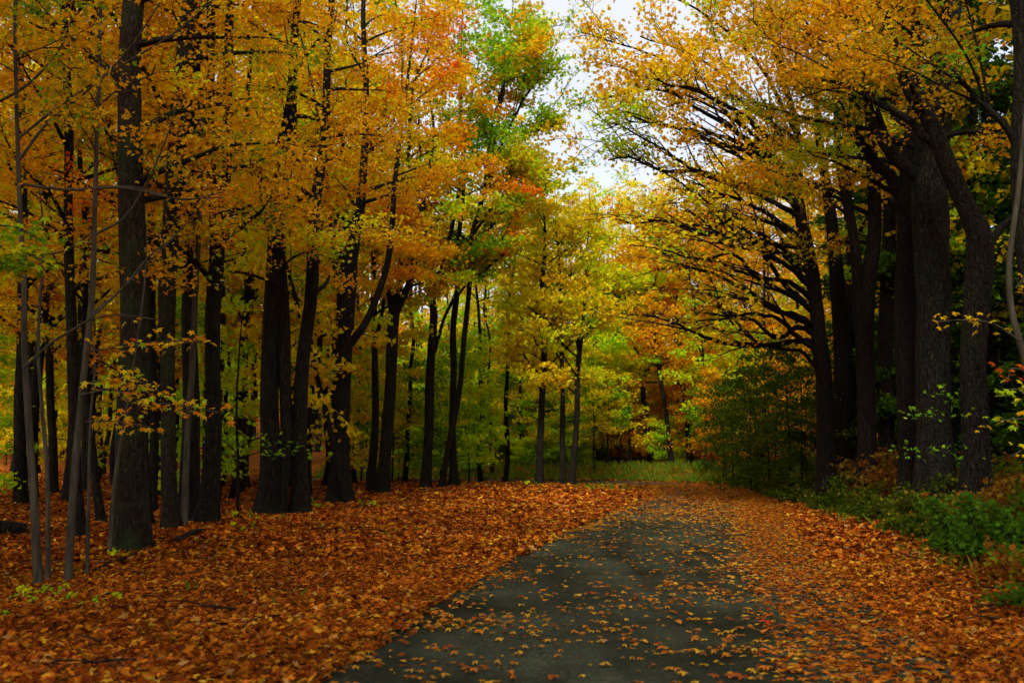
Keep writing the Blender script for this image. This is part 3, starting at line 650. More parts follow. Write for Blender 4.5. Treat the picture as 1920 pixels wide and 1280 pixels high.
def region(x, y):
    u = x / max(y, .1)
    if y < 20 and abs(u) > .5: return 'added out of view for shade around the near lane'
    for lim, t in [(-.42, 'in the wood behind the pale saplings'), (-.3, 'in the wood behind the broad mossy maple'), (-.2, 'in the wood behind the black burled maple'), (-.1, 'in the wood behind the candelabra maple'),
                   (0, 'in the wood behind the wavy and forked maples'), (.075, 'behind the yellow maples of the inner bend'), (.13, 'in the clearing past the bend'), (.22, 'behind the orange maples past the bend'),
                   (.34, 'behind the spreading maple with sweeping limbs'), (.42, 'behind the twin stemmed maple on the bank')]:
        if u < lim: return t
    return 'behind the thick furrowed maple'
MARKS = [(8.2, 26, 'the spreading maple with sweeping limbs'), (8.4, 23.5, 'the twin stemmed maple'), (8.2, 20.5, 'the maple with the arching limb'), (8.1, 19, 'the thick furrowed maple'), (8.1, 17.5, 'the crooked old maple'),
         (7.6, 14, 'the black maple with the elbowed limb'), (5.9, 11, 'the crooked light sapling'), (8.7, 50, 'the orange maples past the bend'), (-5.8, 15.2, 'the broad mossy maple'), (-5.6, 12.3, 'the pale saplings'), (-5.3, 21.5, 'the black burled maple'),
         (-3.9, 30.4, 'the candelabra maple'), (2, 38.8, 'the yellow maples of the inner bend'), (6.5, 8, 'the near leafy lane edge'), (9, 40, 'the lane where it starts to bend')]
def near(x, y): return min(MARKS, key=lambda q: (q[0] - x) ** 2 + (q[1] - y) ** 2)[2]
def put(pr, x, y, sc=1.0, label=None):
    o = put0(pr, x, y, sc, label); key = pr.name
    if key in BASE: o['label'] = BASE[key] + ' ' + region(x, y)
    elif key in BASE2: o['label'] = BASE2[key] + ' ' + near(x, y)
    if key in BASE or key in BASE2: o['group'] = o['label']
    return o
BASE2 = {}
def put0(pr, x, y, sc=1.0, label=None):
    rz = random.uniform(0, 6.28); s = (sc * random.uniform(.93, 1.07), sc * random.uniform(.93, 1.07), sc)
    z = g1(x, y)
    if pr.name not in used:
        used.add(pr.name); pr.location = (x, y, z); pr.rotation_euler = (0, 0, rz); pr.scale = s; o = pr
    else: o = copy_tree(pr, (x, y, z), rz, s)
    if label: o['label'] = label
    return o
taken = []
def free(x, y, r):
    for a, b, q in taken:
        if (a - x) ** 2 + (b - y) ** 2 < (max(r, q)) ** 2: return False
    return True
def roadfree(x, y, mrg): return abs(road_xy([x], [y])[0][0]) > mrg
for px, py_d in [(243, 15.2), (320, 17.2), (393, 18.7), (505, 21.5), (560, 21.8), (634, 25.5), (719, 30.4), (797, 34.6), (850, 35.5), (1010, 38.5), (1056, 39), (1075, 39)]:
    taken.append(((px - 960) / F * py_d, py_d, 1.2))
def zone(u, y):
    if u < -.22: return ['amber', 'orange', 'yellow', 'gold', 'lime']
    if u < -.02: return ['gold', 'yellow', 'amber', 'orange', 'lime']
    if u < .11: return ['yellow', 'gold', 'yellow', 'lime']
    if u < .24: return ['orange', 'gold', 'orange', 'yellow']
    return ['amber', 'amber_dark', 'gold', 'amber_dark']
cnt = 0; tries = 0
while cnt < 160 and tries < 6000:
    tries += 1
    y = random.uniform(22, 92); u = random.uniform(-.62, .60); x = u * y
    off = road_xy([x], [y])[0][0]
    if abs(off) < 4.2: continue
    if u > .16 and off > 0 and y < 42 and off < 6: continue
    if -.16 < u < .17 and y < 44: continue
    if u < -.1 and y < 24 + 8 * random.random(): continue
    if u > .43 and y > 30 and y < 60: continue          # the evergreens stand there
    if .045 < u < .13 and y < 76: continue              # the clearing past the bend
    if not free(x, y, 2.6): continue
    taken.append((x, y, 2.6)); cnt += 1
    s = random.choice((0, 1)); sc = random.uniform(.82, 1.12)
    if -.12 < u < .26 and 44 < y < 74 and random.random() < .75: continue
    if -.04 < u < .14:
        top = CAM_H + (.25 if .03 < u < .1 else .262) * y
        s = 0; sc = top / 15.8 * random.uniform(.85, 1.0)
    put(PT[random.choice(zone(u, y)), s], x, y, sc)
n = 0; tries = 0
while n < 26 and tries < 6000:                     # the left wood is closed to the sky
    tries += 1
    y = random.uniform(25, 48); u = random.uniform(-.6, -.17); x = u * y
    if abs(road_xy([x], [y])[0][0]) < 5 or not free(x, y, 1.9): continue
    taken.append((x, y, 1.9)); n += 1
    put(PT[random.choice(['amber', 'yellow', 'gold', 'orange', 'gold']), 1], x, y, random.uniform(.85, 1.1))
n = 0; tries = 0
while n < 165 and tries < 9000:
    tries += 1
    y = random.uniform(20, 62); u = random.uniform(-.58, .33); x = u * y
    off = road_xy([x], [y])[0][0]
    if abs(off) < 3.6: continue
    if u < -.2 and y < 24: continue
    if -.2 < u < .18 and y < (33 if u < -.145 else 39): continue
    if u > .2 and y < 42: continue
    if -.04 < u < .12 and y < 45: continue
    if not free(x, y, 1.2): continue
    taken.append((x, y, 1.0)); n += 1
    if u < -.3: c = ['gold', 'lime', 'lime', 'yellow']
    elif u < .1: c = ['lime', 'yellow', 'gold', 'lime', 'green', 'yellow']
    else: c = ['orange', 'lime', 'orange', 'gold']
    put(SG[random.choice(c), random.choice((0, 1))], x, y, random.uniform(.75, 1.25))
n = 0; tries = 0
while n < 60 and tries < 6000:
    tries += 1
    y = random.uniform(47, 80); u = random.uniform(-.12, .24); x = u * y
    if abs(road_xy([x], [y])[0][0]) < 4 or not free(x, y, 1.2): continue
    taken.append((x, y, 1.0)); n += 1
    put(SG[random.choice(['lime', 'yellow', 'green', 'lime', 'orange' if u > .12 else 'gold']), random.choice((0, 1))], x, y, random.uniform(.8, 1.4))
for x, y in [(15.5, 31), (18.5, 33.5), (16.5, 37.5), (21.5, 38), (20, 43), (25, 44), (24, 50), (18.5, 50), (29, 49), (11.4, 28.5), (12.3, 26), (12, 30.5), (14, 29), (13.2, 22.5), (15, 25), (13.2, 18.5), (16.5, 20)]:
    put(EV, x, y, random.uniform(.85, 1.1))
GS = proto('maple_sapling', 'dark green maple sapling leaning out of the shady right bank', 'sapling', 5.2, .04, 'shrub', 22, .6, (1.0, 2.2), .13, 4, 3.0, 320, 'dark green saplings on the shady bank', twl=(.3, .9), el=(-.15, .3), shrinktop=.4)
BASE2[GS.name] = 'dark green leafy maple sapling close to'
for px, d, sc in [(1372, 39, .8), (1405, 35, .85), (1440, 33, .8), (1475, 31, .9), (1500, 29.5, .75), (1352, 43, .8), (1440, 38, 1.1), (1600, 27, .7)]:
    put(GS, (px - 960) / F * d, d, sc)

FS = proto('maple_sapling', 'low lime green maple bush on the grassy far side of the bend', 'sapling', 2.6, .025, 'lime', 20, .15, (.7, 1.5), .15, 5, 3.2, 330, 'lime green bushes past the bend', twl=(.3, .7), el=(-.1, .5), shrinktop=.3)
for k in range(48):
    y = random.uniform(50.5, 60); u = random.uniform(-.12, .2); x = u * y
    if abs(road_xy([x], [y])[0][0]) < 3.4 or (.1 < u and random.random() < .4): continue
    put(FS, x, y, random.uniform(.45, .95))
# unseen trees added beside and behind the camera to shade foreground and sides
for x, y, k in [(-10.2, 5.5, 'amber'), (-8.8, -2.5, 'orange'), (-9, -4, 'amber'), (-6.5, -9, 'gold'), (-13, 4, 'orange'), (11.4, 6.5, 'amber_dark'), (10.8, -1, 'amber'), (8.6, -1.5, 'amber_dark'), (7, -7, 'gold'), (13, 8, 'amber_dark'), (13, 0, 'amber'), (-12.5, 10.5, 'amber'), (2, -15, 'amber'), (-2, -13, 'orange'), (-4.9, -3.0, 'amber'), (-6.2, -2.2, 'orange'), (6.6, -2.0, 'amber_dark'), (8.2, -3, 'amber'), (5.6, -3.5, 'amber'), (-4.2, -4.5, 'orange'), (-11, -1, 'amber'), (-15, 8, 'orange'), (-16, 14, 'amber'), (-14.5, 18, 'orange'), (12, 13, 'amber_dark'), (12.4, 15, 'amber_dark'), (15, 12, 'amber'), (11, -6, 'amber'), (-11, 14.5, 'orange')]:
    put(PT[k, 1], x, y, random.uniform(1.22, 1.42))
PO = proto('maple_tree', 'slender dark pole maple with a bare bole among the saplings', 'tree', 15, .105, 'glow', 16, 7.5, (1.6, 3.0), .18, 4, 2.6, 340, 'slender pole maples with bare boles', el=(.3, .8), bend=.5)
for px_, d_ in [(440, 27), (470, 33), (580, 31), (610, 36), (668, 38), (760, 40), (775, 46), (830, 44), (905, 43), (925, 50), (945, 42.5), (970, 53), (300, 29), (225, 33), (165, 30), (60, 34), (420, 38), (540, 40), (1120, 54), (1150, 60)]:
    x_ = (px_ - 960) / F * d_
    if abs(road_xy([x_], [d_])[0][0]) > 3: put(PO, x_, d_, random.uniform(.85, 1.05))
for px_, d_, kd, sc_ in [(860, 50, 'yellow', .62), (905, 53, 'gold', .7), (935, 57, 'lime', .66), (975, 55, 'yellow', .75), (1005, 60, 'yellow', .8), (1040, 66, 'gold', .85), (1110, 70, 'yellow', .9), (1150, 64, 'yellow', .75), (1195, 58, 'orange', .7),
                        (1235, 60, 'orange', .85), (1275, 57, 'orange', .95), (1320, 55, 'gold', 1.0), (1365, 53, 'orange', 1.0), (1410, 52, 'gold', 1.05), (1455, 50, 'orange', 1.0), (1500, 47, 'amber', 1.0), (1430, 45, 'amber', .95), (1340, 62, 'yellow', 1.1), (1250, 68, 'gold', 1.15), (1180, 75, 'yellow', 1.1)]:
    x_ = (px_ - 960) / F * d_
    if abs(road_xy([x_], [d_])[0][0]) > 3.4: put(PT[kd, 0], x_, d_, sc_)
# far wood: one mass of foliage beyond the trees that can be told apart
rng = np.random.default_rng(77)
q = []
for k in range(420):
    a = rng.uniform(-.72, .72); rr_ = rng.uniform(95, 135); x, y = math.sin(a) * rr_, math.cos(a) * rr_
    zg = g1(x, y); hh = rng.uniform(5, 11) if abs(x / y - .065) > .09 else rng.uniform(3, 7)
    c = np.array([x, y, zg + hh * .5]); q.append(c + rng.normal(size=(150, 3)) * np.array([2.2, 2.2, hh * .32]))
q = np.vstack(q); k = q[:, 2] > 0; q = q[k]
t = .5 + .8 * fieldn(np.round(q / 6) * 6, .05) + rng.normal(0, .1, len(q))
cc = ramp('gold', t) * rng.uniform(.6, 1.05, (len(q), 1))
tag(link('far_wood', leaf_mesh('far_wood', q, rng.normal(size=q.shape) + [0, -.4, .6], rng.uniform(.4, .8, len(q)), cc, TD, M_LEAF, rng)), 'hazy golden mass of far woodland beyond the bend', 'woodland', kind='stuff')

# ---------------------------------------------------------------- near saplings with leaves one can pick apart
LEAFC = {'orange': C_ORG, 'amber': C_AMB, 'yellow': C_YEL, 'lime': C_LIM, 'green': C_GRN, 'red': C_RED}
LEAFME = {}
for k, c in LEAFC.items():
    V, Fc = TM5
    LEAFME[k] = mesh_from('leaf', V * np.array([1, 1, 1.3]), Fc, np.full(len(Fc), 4), plain_leaf('leaf_' + k, c, .5))
FALL = {'yellow': (.62, .36, .03), 'orange': (.58, .19, .02), 'amber': (.55, .27, .02), 'rust': (.32, .085, .014), 'red': (.62, .04, .015), 'tan': (.42, .22, .06)}
FALLME = {}
for k, c in FALL.items():
    V, Fc = TM5
    mt = plain_leaf('fallen_' + k, c, .1); FALLME[k] = []
    for v_ in range(5):
        rg = np.random.default_rng(v_ * 17 + 3); V, Fc = (TM5, TM5, TM3, TM3, TM5)[v_]
        Vv = V * np.array([rg.uniform(.55, 1.0), rg.uniform(.8, 1.1), 1]) + rg.normal(0, .05, V.shape) * np.array([1, 1, .6]); Vv[:, 2] += .35 * rg.normal() * Vv[:, 0] ** 2 + .25 * abs(Vv[:, 1]) ** 2 * rg.random(); Vv[:, 2] -= Vv[:, 2].min()
        FALLME[k].append(mesh_from('fallen_leaf', Vv, Fc if v_ != 3 else Fc[:2], np.full(len(Fc) if v_ != 3 else 2, 4), mt))
def frame_rot(nor, rng):
    nor = Vector(nor).normalized(); return (nor.to_track_quat('Z', 'Y') @ Vector((0, 0, 1)).rotation_difference(Vector((0, 0, 1)))).to_euler(), rng.uniform(0, 6.28)
def add_leaves(root, base, pts, cols, weights, rng, size=.1, sig=.12, tilt=.6, cap=300):
    from mathutils import Quaternion
    for p in pts[:cap]:
        c = rng.choice(cols, p=np.array(weights) / sum(weights)); o = bpy.data.objects.new('leaf', LEAFME[c]); COL.objects.link(o); o.parent = root
        nrm = Vector((rng.normal(0, tilt), rng.normal(-.35, tilt), 1)).normalized()
        qn = nrm.to_track_quat('Z', 'Y') @ Quaternion((0, 0, 1), rng.uniform(0, 6.28))
        o.rotation_mode = 'QUATERNION'; o.rotation_quaternion = qn
        o.location = Vector(np.asarray(p) - base + rng.normal(0, sig, 3) * np.array([1, 1, .5])); s = size * rng.uniform(.7, 1.2); o.scale = (s, s, s)
def bare_branch(root, base, pix, d, bark_m=B_GREY, twigs=5, seed=0, name='branch'):
    rng = np.random.default_rng(seed); pts, rad = stem_world(pix, d); n = len(pts) * 5
    f = catmull(pts, n); rr = np.maximum(catmull(np.stack([rad] * 3, 1), n)[:, 0], .003)
    tb = Tubes(); tb.add(f, rr, 6)
    b = link(name, tb.mesh(name, bark_m, base), root)
    tt = Tubes(); ends = []
    for k in range(twigs):
        j = int(n * rng.uniform(.2, .95)); tg = f[min(j + 1, n - 1)] - f[j - 1]
        q = limb_path(f[j], math.atan2(tg[1], tg[0]) + rng.choice([-1, 1]) * rng.uniform(.3, .9), math.atan2(tg[2], math.hypot(tg[0], tg[1])) + rng.normal(0, .35), rng.uniform(.35, 1.1), rng, rng.normal(.1, .3), 6, .2)
        tt.add(catmull(q, 9), np.linspace(rr[j] * .5, .002, 9), 4); ends.append(q)
    if twigs: tag(link('twigs', tt.mesh('twigs', bark_m), b), kind='stuff')
    return f, ends

def sapling(label, d, stem, seed, bark_m=B_GREY, group=None, ext=2.5, name='maple_sapling', crown=None, n_limbs=0, **kw):
    return build_tree(name, label, 'sapling', d, [stem], crown or 'amber', group=group, bark_m=bark_m, n_limbs=n_limbs, ext=ext, sides=10, ridge=.015, flare=.25, seed=seed, **kw)
rs = np.random.default_rng(3)
# the pale sapling that carries the bright spray of leaves
rt, bs, _ = sapling('pale grey sapling bearing a spray of yellow and orange maple leaves', 12.4,
    [(128, 1065, 15), (138, 930, 14), (152, 760, 13), (163, 640, 12), (174, 520, 11), (178, 400, 9), (184, 200, 8), (189, 0, 7)], 41, n_limbs=8, z0=5.2, z1=8.5, ll=(.8, 1.8), twl=(.3, .8))
spray = [([(160, 660, 4), (220, 652, 3), (300, 640, 2.5), (380, 640, 2)], 60), ([(150, 720, 4), (200, 712, 3), (250, 710, 2.5), (300, 735, 2)], 56),
         ([(152, 740, 5), (210, 730, 4), (270, 752, 3), (340, 760, 2.5), (420, 775, 2)], 100), ([(160, 790, 3), (220, 790, 2.5), (280, 800, 2)], 40), ([(165, 640, 3), (190, 670, 2), (170, 700, 2)], 10), ([(166, 600, 3), (220, 590, 2.5), (300, 600, 2)], 8)]
for k, (pix, nl) in enumerate(spray):
    f, ends = bare_branch(rt, bs, pix, 12.3, B_GREY, 5, 60 + k)
    pts = f[rs.integers(len(f) // 4, len(f), nl)]
    w8 = [5, 5, 2, .6, 0, .6] if k != 1 else [2, 3, 4, 2, .5, 0]
    add_leaves(rt, bs, pts, ['orange', 'amber', 'yellow', 'lime', 'green', 'red'], w8, rs, .12, .12)
for k, pix in enumerate([[(178, 440, 5), (240, 400, 4), (300, 290, 3), (330, 200, 2)], [(172, 590, 6), (230, 540, 5), (280, 480, 4), (330, 440, 3), (400, 360, 2)], [(180, 350, 4), (260, 352, 3.5), (340, 375, 3), (420, 360, 2)]]):
    bare_branch(rt, bs, pix, 12.2, B_GREY, 7, 80 + k)
# pale sapling nearer the edge of the dip
rt, bs, _ = sapling('pale sapling with bare crossing twigs rooted near the leafy dip', 12.2,
    [(78, 1066, 17), (66, 950, 15), (52, 780, 13), (44, 650, 12), (45, 520, 10), (38, 380, 9), (30, 150, 7), (28, 0, 6)], 42, n_limbs=5, z0=6, z1=8.5, ll=(.8, 1.6), twl=(.3, .8))
for k, pix in enumerate([[(44, 690, 6), (100, 640, 5), (170, 596, 4.5), (250, 520, 3), (330, 440, 2)], [(38, 345, 6), (130, 356, 6), (230, 352, 5), (330, 372, 3), (420, 370, 2)],
                         [(36, 300, 7), (90, 230, 6), (170, 165, 5), (240, 95, 4), (300, 5, 3)], [(34, 260, 6), (110, 200, 6), (200, 140, 5), (330, 60, 4), (410, -10, 3)],
                         [(-20, 200, 6), (50, 160, 5), (110, 95, 4), (140, 20, 3)], [(44, 480, 4), (120, 470, 3), (180, 430, 2)]]):
    f, ends = bare_branch(rt, bs, pix, 12.0, B_GREY, 9, 90 + k)
    if k in (1, 3): add_leaves(rt, bs, f[rs.integers(6, len(f), 14)], ['orange', 'amber'], [1, 1], rs, .1, .2)
# smaller stems around them
for k, (lb, d, st) in enumerate([
    ('thin grey sapling stem rising from the leafy dip', 12.8, [(92, 1050, 9), (88, 900, 8), (78, 760, 7), (72, 640, 6), (80, 500, 5)]),
    ('needle thin sapling close beside the mossy maple', 13.2, [(165, 1048, 7), (166, 900, 6), (170, 780, 5), (178, 690, 4)]),
    ('pale sapling leaning against the mossy maple', 14.6, [(205, 1035, 9), (213, 920, 8), (232, 800, 6), (250, 690, 5), (268, 560, 4)]),
    ('thin light stem climbing beside the dark two stemmed maple', 18.2, [(345, 990, 13), (352, 830, 12), (360, 700, 12), (366, 540, 11), (376, 380, 9), (378, 250, 7)])]):
    rt, bs, _ = sapling(lb, d, st, 44 + k, ext=1.2)
for k, (lb, d, st, pl) in enumerate([
    ('dark maple standing between the two pale saplings', 16.5, [(146, 1045, 20), (142, 850, 19), (134, 650, 20), (130, 450, 18), (128, 250, 17), (120, 0, 14)], 'amber_dark'),
    ('dark maple rooted on the rise left of the pale saplings', 24.0, [(40, 900, 22), (40, 700, 20), (44, 450, 18), (40, 200, 15), (36, 0, 12)], 'orange'),
    ('slim black trunk slanting down behind the pale sapling', 19.0, [(196, 985, 15), (178, 880, 14), (166, 780, 13), (160, 640, 12), (160, 450, 10), (150, 250, 9)], 'amber'),
    ('slim dark maple behind the broad mossy one', 22.0, [(287, 960, 18), (287, 800, 17), (286, 600, 16), (282, 400, 14), (280, 200, 12), (276, 0, 10)], 'amber'),
    ('dark maple at the far side of the leafy dip', 28.0, [(100, 925, 16), (96, 750, 15), (94, 550, 14), (90, 300, 12), (86, 100, 10)], 'orange')]):
    build_tree('maple_tree', lb, 'tree', d, [st], pl, seed=140 + k, n_limbs=14, z0=3.8, z1=13, sides=12)
# leafy sapling just out of frame, its green and yellow tip hangs into view
rt, bs, _ = sapling('sapling with drooping green and yellow leaves at the left wood edge', 8.6, [(-95, 1190, 16), (-85, 900, 14), (-70, 600, 12), (-60, 380, 9), (-50, 250, 7)], 52, ext=1.5)
for k, pix in enumerate([[(-62, 400, 6), (-10, 420, 5), (40, 430, 4), (90, 460, 3)], [(-64, 430, 6), (-10, 460, 5), (40, 470, 4), (100, 500, 3)], [(-62, 450, 5), (0, 490, 4), (50, 510, 3)]]):
    f, e = bare_branch(rt, bs, pix, 8.5, B_GREY, 4, 110 + k)
    add_leaves(rt, bs, f[rs.integers(6, len(f), 70)], ['green', 'lime', 'yellow'], [3, 4, 2], rs, .115, .09)
# low green sapling in front of the black burled maple
rt, bs, _ = sapling('thin sapling holding a flat spray of fresh green leaves before the black maple', 20.3, [(446, 962, 6), (446, 850, 5), (444, 760, 4), (450, 640, 3)], 53, bark_m=B_DARK, ext=.6)
for k, pix in enumerate([[(445, 840, 3), (490, 820, 3), (540, 826, 2), (600, 840, 1.5)], [(446, 850, 2.5), (430, 835, 2), (412, 820, 1.5)], [(446, 860, 2.5), (500, 845, 2), (550, 850, 1.5)]]):
    f, e = bare_branch(rt, bs, pix, 20.2, B_DARK, 4, 120 + k); add_leaves(rt, bs, f[rs.integers(3, len(f), 26)], ['green', 'lime'], [3, 1], rs, .13, .16)
# right edge: light sapling with hanging yellow leaves
rt, bs, _ = sapling('crooked light barked sapling with hanging yellow leaves at the right edge', 11.0, [(2000, 1040, 16), (1950, 780, 14), (1919, 667, 13), (1894, 574, 12), (1893, 481, 11), (1910, 359, 10), (1925, 200, 8)], 54, ext=2)
for k, (pix, cl, wt, nl) in enumerate([([(1915, 640, 4), (1860, 606, 3), (1800, 600, 2.5), (1750, 604, 2)], ['amber', 'yellow'], [2, 1], 22), ([(1905, 540, 4), (1925, 520, 3), (1945, 540, 2)], ['yellow', 'amber'], [1, 1], 12),
        ([(1930, 700, 4), (1900, 690, 3), (1890, 710, 2)], ['red'], [1], 12), ([(1945, 760, 4), (1905, 730, 3), (1870, 740, 2)], ['yellow', 'lime'], [1, 1.5], 22), ([(1950, 790, 4), (1910, 785, 3), (1860, 790, 2)], ['lime', 'amber'], [1, 1], 18), ([(1955, 830, 4), (1925, 840, 3), (1895, 855, 2)], ['yellow', 'amber'], [1, 1], 8)]):
    f, e = bare_branch(rt, bs, pix, 10.9, B_GREY, 3, 130 + k); add_leaves(rt, bs, f[rs.integers(4, len(f), nl)], cl, wt, rs, .105, .10)
# slight green sapling across the furrowed maple
rt, bs, _ = sapling('slight sapling with flat green layers in front of the thick furrowed maple', 17.0, [(1722, 950, 4), (1726, 860, 3.5), (1735, 780, 3), (1745, 720, 2)], 55, bark_m=B_DARK, ext=.4)
for k, pix in enumerate([[(1724, 850, 2), (1760, 845, 2), (1810, 850, 1.5)], [(1724, 850, 2), (1700, 845, 1.5), (1675, 835, 1)], [(1735, 780, 2), (1770, 772, 1.5), (1805, 780, 1)], [(1735, 780, 2), (1705, 772, 1.5)], [(1742, 740, 2), (1775, 735, 1.5)]]):
    f, e = bare_branch(rt, bs, pix, 16.9, B_DARK, 3, 150 + k); add_leaves(rt, bs, f[rs.integers(2, len(f), 20)], ['green', 'lime'], [4, .5], rs, .09, .13)

# ---------------------------------------------------------------- shrubs and seedlings
def shrub_proto(name, label, cat, group, h, w_, n, leaf, pal, seed, stems=9):
    rng = np.random.default_rng(seed); root = bpy.data.objects.new(name, None); COL.objects.link(root); tag(root, label, cat, group); root.empty_display_size = .2
    tb = Tubes(); cr = Crown()
    for k in range(stems):
        q = limb_path((rng.normal(0, .06), rng.normal(0, .06), -.05), rng.uniform(0, 6.28), rng.uniform(.5, 1.4), rng.uniform(.6, 1.1) * max(h, w_ * .8), rng, -.7, 7, .2)
        tb.add(q, np.linspace(.012, .003, 7), 4); f = catmull(q, 24)
        cr.cluster(f[rng.integers(6, 24, n // stems // 4)], 4, .11 * max(h, w_), leaf, rng)
    for p in cr.p: p[:, 2] = np.maximum(p[:, 2], .03)
    tag(link('stems', tb.mesh('stems', B_TWIG), root), kind='stuff'); tag(link('foliage', cr.mesh('foliage', pal, TD, rng, (0, 0, 0), False, False, shift=seed), root), kind='stuff')
    return root
SH = [shrub_proto('shrub', 'low dark green shrub crowding the right bank', 'shrub', 'dark green shrubs on the right bank', .9, .9, 1300, .085, 'shrub', 401),
      shrub_proto('shrub', 'fresh green leafy shrub spilling down the right bank', 'shrub', 'fresh green shrubs on the right bank', .75, .9, 1400, .08, 'bankgreen', 402),
      shrub_proto('shrub', 'bronze and rust leaved shrub on the right bank', 'shrub', 'bronze shrubs on the right bank', .8, .8, 800, .09, 'bronze', 403),
      shrub_proto('shrub', 'yellowing maple shrub beneath the big right bank trees', 'shrub', 'yellowing shrubs under the right bank trees', 1.4, 1.1, 800, .11, 'bronze', 404)]
for q_, t_ in zip(SH, ['low dark green shrub close to', 'fresh green leafy shrub close to', 'bronze and rust leaved shrub close to', 'tall bronze leaved maple shrub close to']): BASE2[q_.name] = t_
def putpx(pr, px, d, sc=1.0): return put(pr, (px - 960) / F * d + (.35 if px > 1500 else 0), d, sc * (.95 if px > 1500 else 1))
for px, d, k, sc in [(1800, 12.0, 1, 1.1), (1740, 13.2, 1, 1.0), (1850, 11.2, 1, 1.0), (1900, 11.6, 1, 1.1), (1880, 9.4, 2, .8), (1925, 8.6, 1, .8), (1935, 7.8, 1, .7), (1840, 10.4, 2, .7), (1960, 9.6, 2, 1.0),
                     (1700, 14.5, 0, .8), (1770, 14.5, 2, .8), (1860, 13.8, 3, .8), (1820, 15.2, 3, .6), (1905, 14.5, 2, .9), (1660, 15.8, 0, .7), (1690, 17.5, 0, .9), (1640, 18.5, 0, .8), (1610, 19, 0, .8), (1650, 21.5, 3, 1.0), (1590, 21, 0, .9),
                     (1560, 22.5, 0, 1.0), (1600, 24, 0, 1.1), (1660, 24, 3, 1.3), (1540, 25, 0, 1.0), (1520, 24.4, 0, .8), (1500, 27, 0, 1.1), (1530, 28, 0, 1.2), (1480, 29.5, 0, 1.0), (1460, 32, 0, 1.2), (1490, 33, 0, 1.3),
                     (1440, 35, 0, 1.1), (1420, 37.5, 0, 1.2), (1400, 40, 0, 1.2), (1640, 22.5, 3, 1.1), (1690, 22, 3, 1.2), (1790, 18.4, 0, .8), (1870, 17, 0, .9), (1900, 19, 3, 1.0), (1950, 13, 0, 1.0), (1930, 16, 0, 1.2), (1880, 21, 0, 1.3), (1720, 16.2, 2, .7), (1575, 26.5, 3, 1.2)]:
    putpx(SH[k], px, d, sc)
SE = shrub_proto('seedling', 'small green seedling poking through the leaf litter', 'seedling', 'green seedlings in the leaf litter', .22, .25, 44, .06, 'lime', 410, 4)
BASE2[SE.name] = 'small green seedling in the leaf litter close to'
for px, d, sc in [(95, 10.2, 1.2), (120, 9.9, .9), (190, 9.6, 1.), (108, 11.4, .9), (20, 8.6, 1.), (470, 17.2, 1.3), (700, 24.5, 1.5), (590, 24, 2), (1010, 36.5, 2), (480, 19.5, 1.6), (60, 10.9, 1.1), (250, 14.4, 1.2)]:
    putpx(SE, px, d, sc)

for pr in list(PT.values()) + list(SG.values()) + SH + [EV, GS, FS, SE, PO]:      # a kind that found no place is not kept
    if pr.name not in used:
        for ch in list(pr.children): bpy.data.objects.remove(ch)
        bpy.data.objects.remove(pr)
# ---------------------------------------------------------------- logs and fallen sticks
def log(name, label, pts, r, seed, mat=B_DARK):
    rng = np.random.default_rng(seed); p = np.array([[x, y, g1(x, y) + r * .7 + dz] for x, y, dz in pts]); f = catmull(p, 22)
    base = f[0].copy(); tb = Tubes(); rr = np.linspace(r, r * .55, 22); rr[0] = r * .7; rr = np.concatenate([[.003], rr, [.003]]); f2 = np.vstack([f[0] - (f[1] - f[0]) * .05, f, f[-1] + (f[-1] - f[-2]) * .05])
    tb.add(f2, rr, 10, 0, .05, seed); tag(link(name, tb.mesh(name, mat, base), None, base), label, 'log')
def gp(px, py):  # ground point under a pixel on level ground
    d = CAM_H * F / (py - 840); return (px - 960) / F * d, d
for k, (nm, lb, a, b, r) in enumerate([('fallen_log', 'black rotten log lying in the leafy dip behind the saplings', (-40, 1012), (62, 1006), .16), ('fallen_branch', 'dark broken bough on the leaves before the two stemmed maple', (340, 1020), (392, 1008), .07),
        ('fallen_branch', 'long thin dead branch lying below the mossy maple', (190, 1050), (292, 1030), .035), ('fallen_branch', 'short stick half buried in leaves under the slim dark maples', (585, 950), (600, 940), .05), ('fallen_branch', 'thin twig lying across the verge leaves', (640, 960), (760, 948), .03)]):
    (x0, y0), (x1, y1) = gp(*a), gp(*b); log(nm, lb, [(x0, y0, 0), ((x0 + x1) / 2, (y0 + y1) / 2 + .1, .02), (x1, y1, 0)], r, 600 + k)

# ---------------------------------------------------------------- grass at the bend and along the edges
rng = np.random.default_rng(21)
def grass_patch(n, fx, fy, h, ok):
    x = rng.uniform(*fx, n); y = rng.uniform(*fy, n); off, _ = road_xy(x, y); k = ok(x, y, off); x, y = x[k], y[k]
    return x, y, rng.uniform(.5, 1.2, len(x)) * h
GP = [grass_patch(16000, (-8, 6), (34, 46), .09, lambda x, y, o: (o < -2.1) & (o > -4.6 - rng.random(len(x)) * 2) & (y > 35.5)),
      grass_patch(42000, (-10, 14), (40, 56), .3, lambda x, y, o: (o > 2.1) & (o < 5.5)),
      grass_patch(9000, (5, 13), (20, 40), .25, lambda x, y, o: (o > 2.6 + rng.random(len(x))) & (o < 5)),
      grass_patch(5000, (3, 9), (6, 20), .2, lambda x, y, o: (o > 3.0 + rng.random(len(x)) * 1.2) & (o < 5.5)),
      grass_patch(1600, (-9, -1), (9, 26), .12, lambda x, y, o: (o < -3.2) & (wob(x, y, 1.6) > .45))]
gx_, gy_, gh_ = (np.concatenate(v) for v in zip(*GP)); gz_ = ground(gx_, gy_); n = len(gx_)
a = rng.uniform(0, 6.28, n); wd = .018 + .006 * (gy_ > 20); lean = rng.normal(0, .35, (n, 2)) * gh_[:, None]
